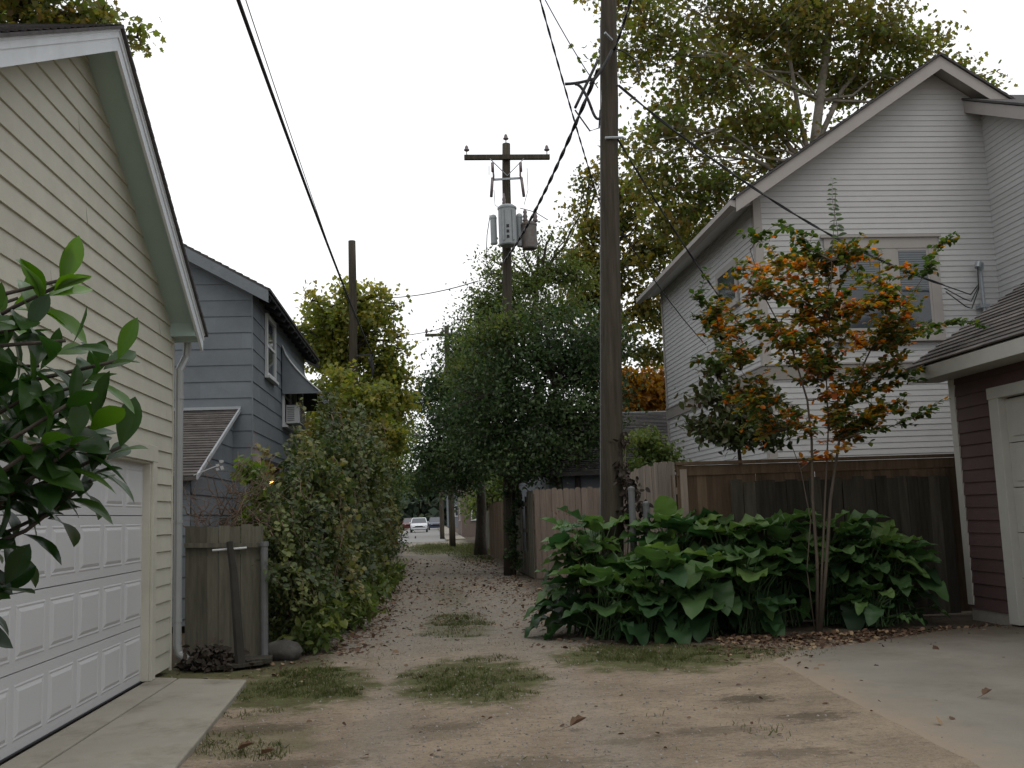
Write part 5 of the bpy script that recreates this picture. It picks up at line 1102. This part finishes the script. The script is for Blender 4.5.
def magnolia():
    base = V(-2.12, 2.95, 0); t = thing('magnolia_tree', 'young magnolia with large glossy leaves in front of the cream garage', 'tree', base)
    m = MB(); tr = [base, V(-2.08, 2.95, .7), V(-2.0, 2.95, 1.3), V(-1.9, 2.97, 1.9), V(-1.8, 2.98, 2.5), V(-1.75, 3, 3.0)]; m.tube(tr, [.045, .04, .034, .028, .02, .01], 8)
    mprof = lambda v: (math.sin(math.pi * v ** 1.25) ** .8 if 0 < v < 1 else 0.0)
    TP = [blade(4, 9, .16, .08 + .25 * k, .02, .41, mprof) for k in range(4)]
    tips = [((62, 285), 2.9, .95), ((60, 285), 2.9, .95), ((118, 360), 2.9, .4), ((72, 345), 2.8, .5), ((120, 448), 2.95, .35), ((92, 472), 2.9, .3), ((28, 330), 2.85, .4), ((30, 400), 2.8, .4), ((70, 405), 2.75, .35), ((15, 465), 2.8, .2), ((-5, 545), 2.75, .1), ((45, 440), 2.7, .4), ((95, 425), 2.85, .5), ((-15, 360), 2.9, .5),
            ((10, 500), 2.9, .2), ((-20, 600), 2.8, .1), ((60, 465), 3.05, .3), ((20, 300), 3.1, .7), ((-25, 430), 2.6, .3), ((40, 370), 3.05, .3), ((75, 440), 2.75, .3), ((10, 430), 3.0, .3), ((0, 395), 2.8, .3), ((50, 420), 3.0, .3), ((90, 380), 3.05, .4), ((5, 585), 2.8, .1), ((-30, 500), 2.8, .1), ((-40, 560), 2.7, .1), ((50, 510), 2.95, .2), ((-10, 320), 2.7, .4)]
    lst = []
    for (pp, y, bright) in tips:  # bright paints the light on the upper leaves into their colour
        e = at(*pp, y); j = min(range(1, 5), key=lambda q: abs(tr[q].z - (e.z - .35))); s0 = tr[j]
        br = wobble(s0, e, 6, .02, .03); m.tube(br, [.012, .011, .010, .009, .0075, .006, .005], 6)
        d = (br[6] - br[4]).normalized(); d = (d + V(.0, 0, .45)).normalized()
        for q in range(9):
            f = q / 9; p = e - d * (.22 * f) ; ang = q * 2.4 + random.uniform(-.3, .3)
            s1 = d.cross(V(0, 1, 0)).normalized(); s2 = d.cross(s1).normalized(); rad_ = s1 * math.cos(ang) + s2 * math.sin(ang)
            tilt = 1.0 - .7 * f if q > 1 else 1.6
            a = (rad_ + d * tilt + V(0, 0, -.25 * f)).normalized(); nn = (d * .5 - rad_ * .3 + V(random.gauss(.15, .4), -.35 + random.gauss(0, .35), .6)); nn = (nn - a * nn.dot(a)).normalized()
            lst.append((p, a, nn, random.uniform(.125, .19) * (.85 if q < 3 else 1), min(1, max(0, random.gauss(bright if q < 5 else bright * .5, .18))), TP[min(3, int(f * 4 + random.random()))], random.uniform(.9, 1.2)))
    m.build('trunk', M_bark, t, smooth=True); merged_leaves('crown', lst, L_magn, t)
magnolia()

# broad leaved plants around the near pole
def broad_plants():
    prof = lambda v: (math.sin(math.pi * min(1, v ** .7)) ** .7 if 0 < v < 1 else 0.0)
    TP = [blade(4, 10, .16, .12 + .24 * k, .13, .66, prof) for k in range(4)]
    spots = [(1.95, 12.75, 1.25, 'leftmost broad leaved plant, low at the gravel edge'), (2.1, 12.2, .85, 'low broad leaved plant at the front left corner of the clump'), (2.6, 12.9, 1.15, 'broad leaved plant in front of the near utility pole'),
             (2.65, 12.1, .95, 'front broad leaved plant just left of the middle'), (3.15, 12.75, 1.5, 'tall broad leaved plant right of the steel posts'), (3.3, 12.05, 1.0, 'front broad leaved plant in the middle'),
             (3.75, 12.65, 1.45, 'tall broad leaved plant before the brown fence boards'), (3.9, 12.15, 1.0, 'front broad leaved plant left of the crape myrtle'), (4.35, 12.6, 1.45, 'tall broad leaved plant touching the crape myrtle on its left'),
             (5.05, 12.6, 1.35, 'broad leaved plant right behind the crape myrtle'), (5.5, 12.55, 1.25, 'tall broad leaved plant right of the crape myrtle'), (5.8, 12.55, .9, 'rightmost broad leaved plant near the maroon garage'),
             (5.45, 12.2, .5, 'small broad leaved seedling right of the crape myrtle'), (2.2, 13.1, 1.45, 'tall broad leaved plant behind the left edge of the near pole')]
    for (x, y, h_, lb) in spots:
        t = thing('broad_leaf_plant', lb, 'plant', (x, y, 0), 'broad leaved plants around the near pole'); m = MB(); lst = []
        for q in range(int(32 + 16 * h_)):
            ang = random.uniform(0, 2 * math.pi); f = random.random() ** .8; rr = random.uniform(.15, .46) * (1.15 - .4 * f)
            z = h_ * (.16 + .78 * f); o = V(math.cos(ang), math.sin(ang) * .8, 0); b0 = V(x, y, 0) + V(random.gauss(0, .1), random.gauss(0, .08), 0); e = V(x, y, 0) + o * rr + V(0, 0, z)
            mid = b0.lerp(e, .6) + V(0, 0, .12 * z) - o * .05; m.tube([b0, mid, e], [.011, .008, .006], 5, cap=False)
            up = random.uniform(-.35, .35) + .55 * (f - .4); a = (o + V(0, 0, up) + V(random.gauss(0, .2), random.gauss(0, .2), 0)).normalized(); nn = V(0, 0, 1) + o * .35 + V(random.gauss(0, .15), random.gauss(0, .15), 0); nn = (nn - a * nn.dot(a)).normalized()
            k = min(3, max(0, int(random.uniform(0, 4) if f < .8 else random.uniform(0, 2.4)))); s = random.uniform(.28, .58) * (1 if h_ > .6 else .65)
            lst.append((e, a, nn, s, min(1, max(0, random.gauss(.25 + .45 * f, .2))), TP[k], random.uniform(.85, 1.25)))
        m.build('stems', mat('green_stems', (.05, .09, .03), .6, .2, rnd=0), t, smooth=True); merged_leaves('leaves', lst, L_broad, t)
    # tall flower-stalk weed with red buds at the left
    p0 = V(2.1, 12.6, .7); t = thing('flowering_weed', 'spindly weed with small red buds at the left of the broad leaved plants', 'plant', (2.1, 12.6, 0)); m = MB(); fl = MB(); lst = []
    for (ex, ey) in ((556, 512), (566, 508), (572, 540), (590, 545)):
        e = at(ex, ey, 12.6); st = wobble(V(2.05, 12.6, 0), e, 6, .02, -.04); m.tube(st, [.008, .007, .006, .005, .004, .003, .002], 5)
        for q in range(5): c = e + V(random.gauss(0, .03), 0, random.gauss(-.05, .04)); fl.tube([c, c + V(.0, 0, .02)], [.008, .004], 5)
        for k in range(2, 6):
            for s_ in (1, -1): a = (V(s_, random.gauss(0, .4), .1)).normalized(); nn = V(0, -.2, 1); lst.append((st[k], a, (nn - a * nn.dot(a)).normalized(), .16, random.random(), TP[1], 1.0))
    m.build('stems', M_twig, t); fl.build('buds', M_red, t); merged_leaves('leaves', lst, L_broad, t)
broad_plants()

# ------------------------------------------------------------ grass, litter, gravel
def patch_pts(n, cx, cy, rx, ry, p=.5):
    a = rng.random(n) * 6.2832; r = rng.random(n) ** p; x, y = cx + rx * r * np.cos(a), cy + ry * r * np.sin(a)
    k = noise2(x * 4, y * 4, 9) + .5 * noise2(x * 13, y * 13, 10) > -.45 + (r - .35) * 1.5; return x[k], y[k]
gx, gy = [], []
for (cx, cy, rx, ry, s) in PATCH[:8]:
    area = rx * ry * 3.1; n = int(min(14000, area * 6500 * s * (1 if cy < 20 else .05))); x, y = patch_pts(n, cx, cy, rx * 1.1, ry * 1.1, .55); gx.append(x); gy.append(y)
gx, gy = np.concatenate(gx), np.concatenate(gy)
wx, wy = gx.copy(), gy.copy(); gx = wx + .16 * noise2(wx * 3, wy * 3, 21) + .06 * noise2(wx * 11, wy * 11, 22); gy = wy + .28 * noise2(wx * 3, wy * 2, 23)
sx_, sy_ = rng.uniform(-1.7, 2.8, 16000), rng.uniform(6.2, 17, 16000); kk = (noise2(sx_ * 3, sy_ * 2, 31) + .6 * noise2(sx_ * 12, sy_ * 9, 32)) > .75; gx = np.concatenate([gx, sx_[kk]]); gy = np.concatenate([gy, sy_[kk]]); ok_ = ~((gx < -1.5) & (gy < 10.2) & (gx < -1.42 - .035 * gy)) & ~((gx > 2.9 + .063 * (gy - 4.5)) & (gy < 10)); gx, gy = gx[ok_], gy[ok_]; n = len(gx); P = np.stack([gx, gy, gz(gx, gy) - .003], 1)
A, N = frames(n, (0, 0, 2.2), (0, 0, 0), 1)
BL = ([(-.06, 0, 0), (.06, 0, 0), (.035, .6, .1), (0, 1, .3), (-.035, .6, .1)], [(0, 1, 2, 3, 4)])
tag(leaves_mesh('grass', P, A, N, (rng.uniform(.008, .024, n) + .035 * rng.random(n) ** 5 + .02 * np.clip(noise2(gx * 5, gy * 5, 11), 0, 1)) * np.where(gy > 20, 2.5, 1), *BL, rng.random(n), L_grass, width=1.4), 'thin mossy grass patches on the dirt', 'grass', kind='stuff')
def litter(n, fx, fy, size, name, label, zb=.0):
    x, y = fx(n), fy(n); P = np.stack([x, y, gz(x, y) + zb + rng.random(n) * .012], 1)
    A, N = frames(n, (0, 0, 0), (0, 0, 3.0), .9); A[:, 2] *= .25; A /= np.linalg.norm(A, axis=1)[:, None]; N = N - (N * A).sum(1)[:, None] * A; N /= np.linalg.norm(N, axis=1)[:, None]
    return P, A, N, size * rng.uniform(.5, 1.3, n), rng.random(n)
sets = [litter(800, lambda n: rng.uniform(-1.2, 2.0, n), lambda n: rng.uniform(19, 36, n), .07, '', ''), litter(700, lambda n: rng.normal(.4, .9, n), lambda n: rng.uniform(13.5, 24, n), .06, '', ''), litter(1400, lambda n: np.where(rng.random(n) < .6, rng.normal(1.6, .45, n), rng.normal(-1.0, .3, n)), lambda n: 20 + rng.random(n) * 18, .08, '', ''),
        litter(800, lambda n: rng.normal(-.95, .25, n), lambda n: rng.uniform(11.8, 20, n), .07, '', ''), litter(500, lambda n: rng.normal(1.75, .3, n), lambda n: rng.uniform(11.5, 20, n), .06, '', ''),
        litter(1700, lambda n: rng.uniform(3.2, 6.8, n), lambda n: 11.75 - np.abs(rng.normal(0, .5, n)), .058, '', '', .006), litter(700, lambda n: rng.uniform(2.9, 6.9, n), lambda n: 11.3 - np.abs(rng.normal(0, .8, n)), .05, '', '', .006), litter(120, lambda n: rng.uniform(-1.5, 3.2, n), lambda n: rng.uniform(6.2, 13, n), .045, '', ''),
        litter(60, lambda n: rng.uniform(3.3, 6.5, n), lambda n: rng.uniform(6, 10.5, n), .07, '', '', .006), litter(90, lambda n: rng.normal(-1.6, .35, n), lambda n: rng.uniform(10, 11.6, n), .05, '', '')]
P, A, N, Z, R = (np.concatenate([s[i] for s in sets]) for i in range(5))
tag(leaves_mesh('leaf_litter', P, A, N, Z, *OVAL, R, L_dead, width=1.3), 'brown fallen leaves scattered over lane and driveway', 'leaf litter', kind='stuff')
n = 15000; x = rng.normal(.5, 1.3, n); y = 5.6 + 20 * rng.random(n) ** 1.5; P = np.stack([x, y, gz(x, y) + .001], 1); A, N = frames(n)
PEB = ([(1, 0, 0), (-1, 0, 0), (0, 1, 0), (0, -1, 0), (0, 0, .7), (0, 0, -.7)], [(0, 2, 4), (2, 1, 4), (1, 3, 4), (3, 0, 4), (2, 0, 5), (1, 2, 5), (3, 1, 5), (0, 3, 5)])
tag(leaves_mesh('gravel', P, A, N, rng.uniform(.002, .006, n) + .012 * rng.random(n) ** 6, *PEB, rng.random(n), mat('pebbles', (.26, .24, .21), .9, .3, rnd=.45, bump=0)), 'small grey pebbles on the lane', 'gravel', kind='stuff')
# single large dry leaves near the camera
TPd = blade(4, 6, .5, -.3, .12, .6)
for (px_, py_, lb, s) in ((570, 729, 'curled dry leaf with its stem lying on the dirt in front of the lane', .13), (237, 753, 'pale dry leaf near the corner of the concrete apron', .11), (262, 757, 'darker brown leaf lying right of the pale leaf near the apron', .10), (488, 722, 'tiny pale leaf on bare dirt below the grass patch', .04), (983, 700, 'dry leaf alone on the worn driveway', .10)):
    d_ = CR @ Vector(((px_ - 512) / F_PX, -(py_ - 384) / F_PX, -1)); k_ = -CAM_H / d_.z; p_ = Vector((d_.x * k_, d_.y * k_, .02 if px_ < 900 else .035))
    a_ = V(random.uniform(.5, 1), random.uniform(-.5, .5), .12).normalized(); nn = V(0, -.1, 1); nn = (nn - a_ * nn.dot(a_)).normalized(); mb = MB(); X_ = a_.cross(nn)
    mb.add([p_ + (X_ * v[0] + a_ * v[1] + nn * v[2]) * s for v in TPd[0]], TPd[1], .6); mb.tube([p_, p_ - a_ * s * .6 + V(0, 0, -.005)], [.002, .001], 4, r=.1)
    tag(mb.build('dry_leaf', L_dead), lb, 'leaf', 'large dry leaves near the camera')

# ------------------------------------------------------------ far end: cars, house, treeline
def car(loc, paint, label, rz=0.0):
    t = thing('parked_car', label, 'car', loc)
    def Q(x, y, z): c, s = math.cos(rz), math.sin(rz); return V(loc[0] + x * c - y * s, loc[1] + x * s + y * c, loc[2] + z)
    secs = [(-2.15, .62, .45, .62), (-2.05, .80, .30, .78), (-1.3, .86, .25, .92), (-.6, .87, .24, .95), (1.2, .87, .24, .98), (1.9, .84, .28, .98), (2.2, .72, .40, .85)]
    m = MB(); vs = []; fs = []
    for (y, wd, zb, zt) in secs: vs += [Q(-wd, y, zb + .12), Q(-wd * .9, y, zb), Q(wd * .9, y, zb), Q(wd, y, zb + .12), Q(wd, y, zt - .12), Q(wd * .9, y, zt), Q(-wd * .9, y, zt), Q(-wd, y, zt - .12)]
    for i in range(len(secs) - 1):
        for j in range(8): a, b = i * 8 + j, i * 8 + (j + 1) % 8; fs.append((a, b, b + 8, a + 8))
    fs += [tuple(range(8))[::-1], tuple(range((len(secs) - 1) * 8, len(secs) * 8))]; m.add(vs, fs); m.build('body', paint, t, smooth=False, bevel=.03)
    c = MB(); prof = [(-.95, .94), (-.25, 1.42), (1.1, 1.44), (1.75, .97)]
    def cab(m, ins, pr):
        L_ = [Q(-.80 + ins + (z - .94) * .28, y, z) for y, z in pr]; R_ = [Q(.80 - ins - (z - .94) * .28, y, z) for y, z in pr]; n_ = len(pr)
        m.add(L_ + R_, [tuple(range(n_)), tuple(range(n_, 2 * n_))[::-1]] + [(i, n_ + i, n_ + (i + 1) % n_, (i + 1) % n_) for i in range(n_)])
    cab(c, 0, prof); g = c.build('windows', M_glass, t)
    r = MB(); r.add([Q(-.66, -.2, 1.425), Q(.66, -.2, 1.425), Q(.66, 1.05, 1.445), Q(-.66, 1.05, 1.445), Q(-.62, -.12, 1.47), Q(.62, -.12, 1.47), Q(.62, .98, 1.48), Q(-.62, .98, 1.48)], [(0, 1, 5, 4), (1, 2, 6, 5), (2, 3, 7, 6), (3, 0, 4, 7), (4, 5, 6, 7)])
    for sx in (-1, 1): r.beam(Q(sx * .80, -.97, .95), Q(sx * .665, -.25, 1.43), .07, .05); r.beam(Q(sx * .665, 1.08, 1.43), Q(sx * .79, 1.72, .98), .07, .05)
    r.build('roof', paint, t)
    for sx in (-1, 1):
        for y in (-1.35, 1.35):
            w_ = MB(); w_.tube([Q(sx * .70, y, .31), Q(sx * .88, y, .31)], .31, 16); wo = w_.build('wheel', M_rubber, t); w_ = MB(); w_.tube([Q(sx * .881, y, .31), Q(sx * .89, y, .31)], .19, 12); w_.build('rim', M_metal, wo)
        h_ = MB(); h_.beam(Q(sx * .42, -2.09, .66), Q(sx * .74, -2.02, .68), .06, .14); h_.build('headlight', M_head, t)
        mi = MB(); mi.beam(Q(sx * .84, -.75, 1.0), Q(sx * .98, -.78, 1.02), .1, .12); mi.build('mirror', paint, t)
    g = MB(); g.beam(Q(-.38, -2.13, .62), Q(.38, -2.13, .62), .06, .10); g.build('grille', M_dark, t); g = MB(); g.beam(Q(-.70, -2.12, .40), Q(.70, -2.12, .40), .1, .14); g.build('bumper', paint, t)
car((-1.15, 104, .012), M_silver, 'silver car facing the camera in the street at the alley end')
car((1.95 - 1.3, 118, .012), M_navy, 'dark navy car partly hidden right of the silver car')
car((-2.6, 128, .012), M_red, 'red car partly hidden behind the silver car on the left')
t = thing('brick_house', 'pinkish brick house beside the far street, glimpsed between the poles', 'house', (4, 78, 0))
MB().box(2.3, 9, 74, 84, 0, 4.2).build('wall', M_brick, t); m = MB(); m.prism([(2.0, 73.7, 4.2), (5.6, 73.7, 6.4), (9.3, 73.7, 4.2)], (0, 10.6, 0)); m.build('roof', M_shingle, t)
for a in (3.0, 5.0, 7.0): window(t, (a, 73.99, 1.2), (1, 0, 0), (0, -1, 0), .9, 1.4)
window(t, (2.299, 78, 1.2), (0, -1, 0), (-1, 0, 0), .9, 1.4)
t = thing('grey_far_house', 'hazy grey house standing far down the street', 'house', (6, 150, 0))
MB().box(2.5, 12, 140, 152, 0, 5).build('wall', M_bluetrim, t); m = MB(); m.prism([(2, 139.5, 5), (7.2, 139.5, 8), (12.5, 139.5, 5)], (0, 13, 0)); m.build('roof', M_shingle, t)
for a in (3.4, 6.4, 9.4): window(t, (a, 139.99, 1.5), (1, 0, 0), (0, -1, 0), 1.1, 1.5)
L_far = leafmat('far_tree_leaves', ramp((.03, .05, .032), (.042, .068, .042), (.07, .085, .05)), .8, .08)
n = 26000; x = rng.uniform(-70, 80, n); y = rng.normal(185, 9, n); hh = 10 + 2.5 * np.sin(x * .3) + 2 * np.sin(x * .11 + 1) - np.abs(rng.normal(0, 1, n)); z = hh * rng.random(n) ** .8
P = np.stack([x, y, z], 1); A, N = frames(n); tag(leaves_mesh('treeline', P, A, N, rng.uniform(.8, 1.7, n), *KITE, rng.random(n), L_far, width=2.2), 'far off mass of trees closing the street', 'trees', kind='stuff')
for (x_, y_, h_, lb) in ((-5.5, 62, 6, 'rounded tree at the left corner of alley and street'), (-5.0, 84, 7, 'taller tree further down the left of the street'), (4.2, 98, 7, 'tree on the right verge of the far street'), (-4.8, 110, 7.5, 'far tree on the left of the street behind the silver car'), (3.9, 60, 4.2, 'small tree on the right verge before the brick house')):
    tree('street_tree', lb, 'tree', (x_, y_, 0), (x_, y_, h_ * .7), [(x_ + random.uniform(-1, 1), y_ + random.uniform(-1.5, 1.5), h_ * random.uniform(.45, .85), 1.5, 1.6, 1.2) for _ in range(7)], 4200, .28, KITE, L_far if y_ > 80 else L_mid, M_bark, r0=.2, clump=.5)
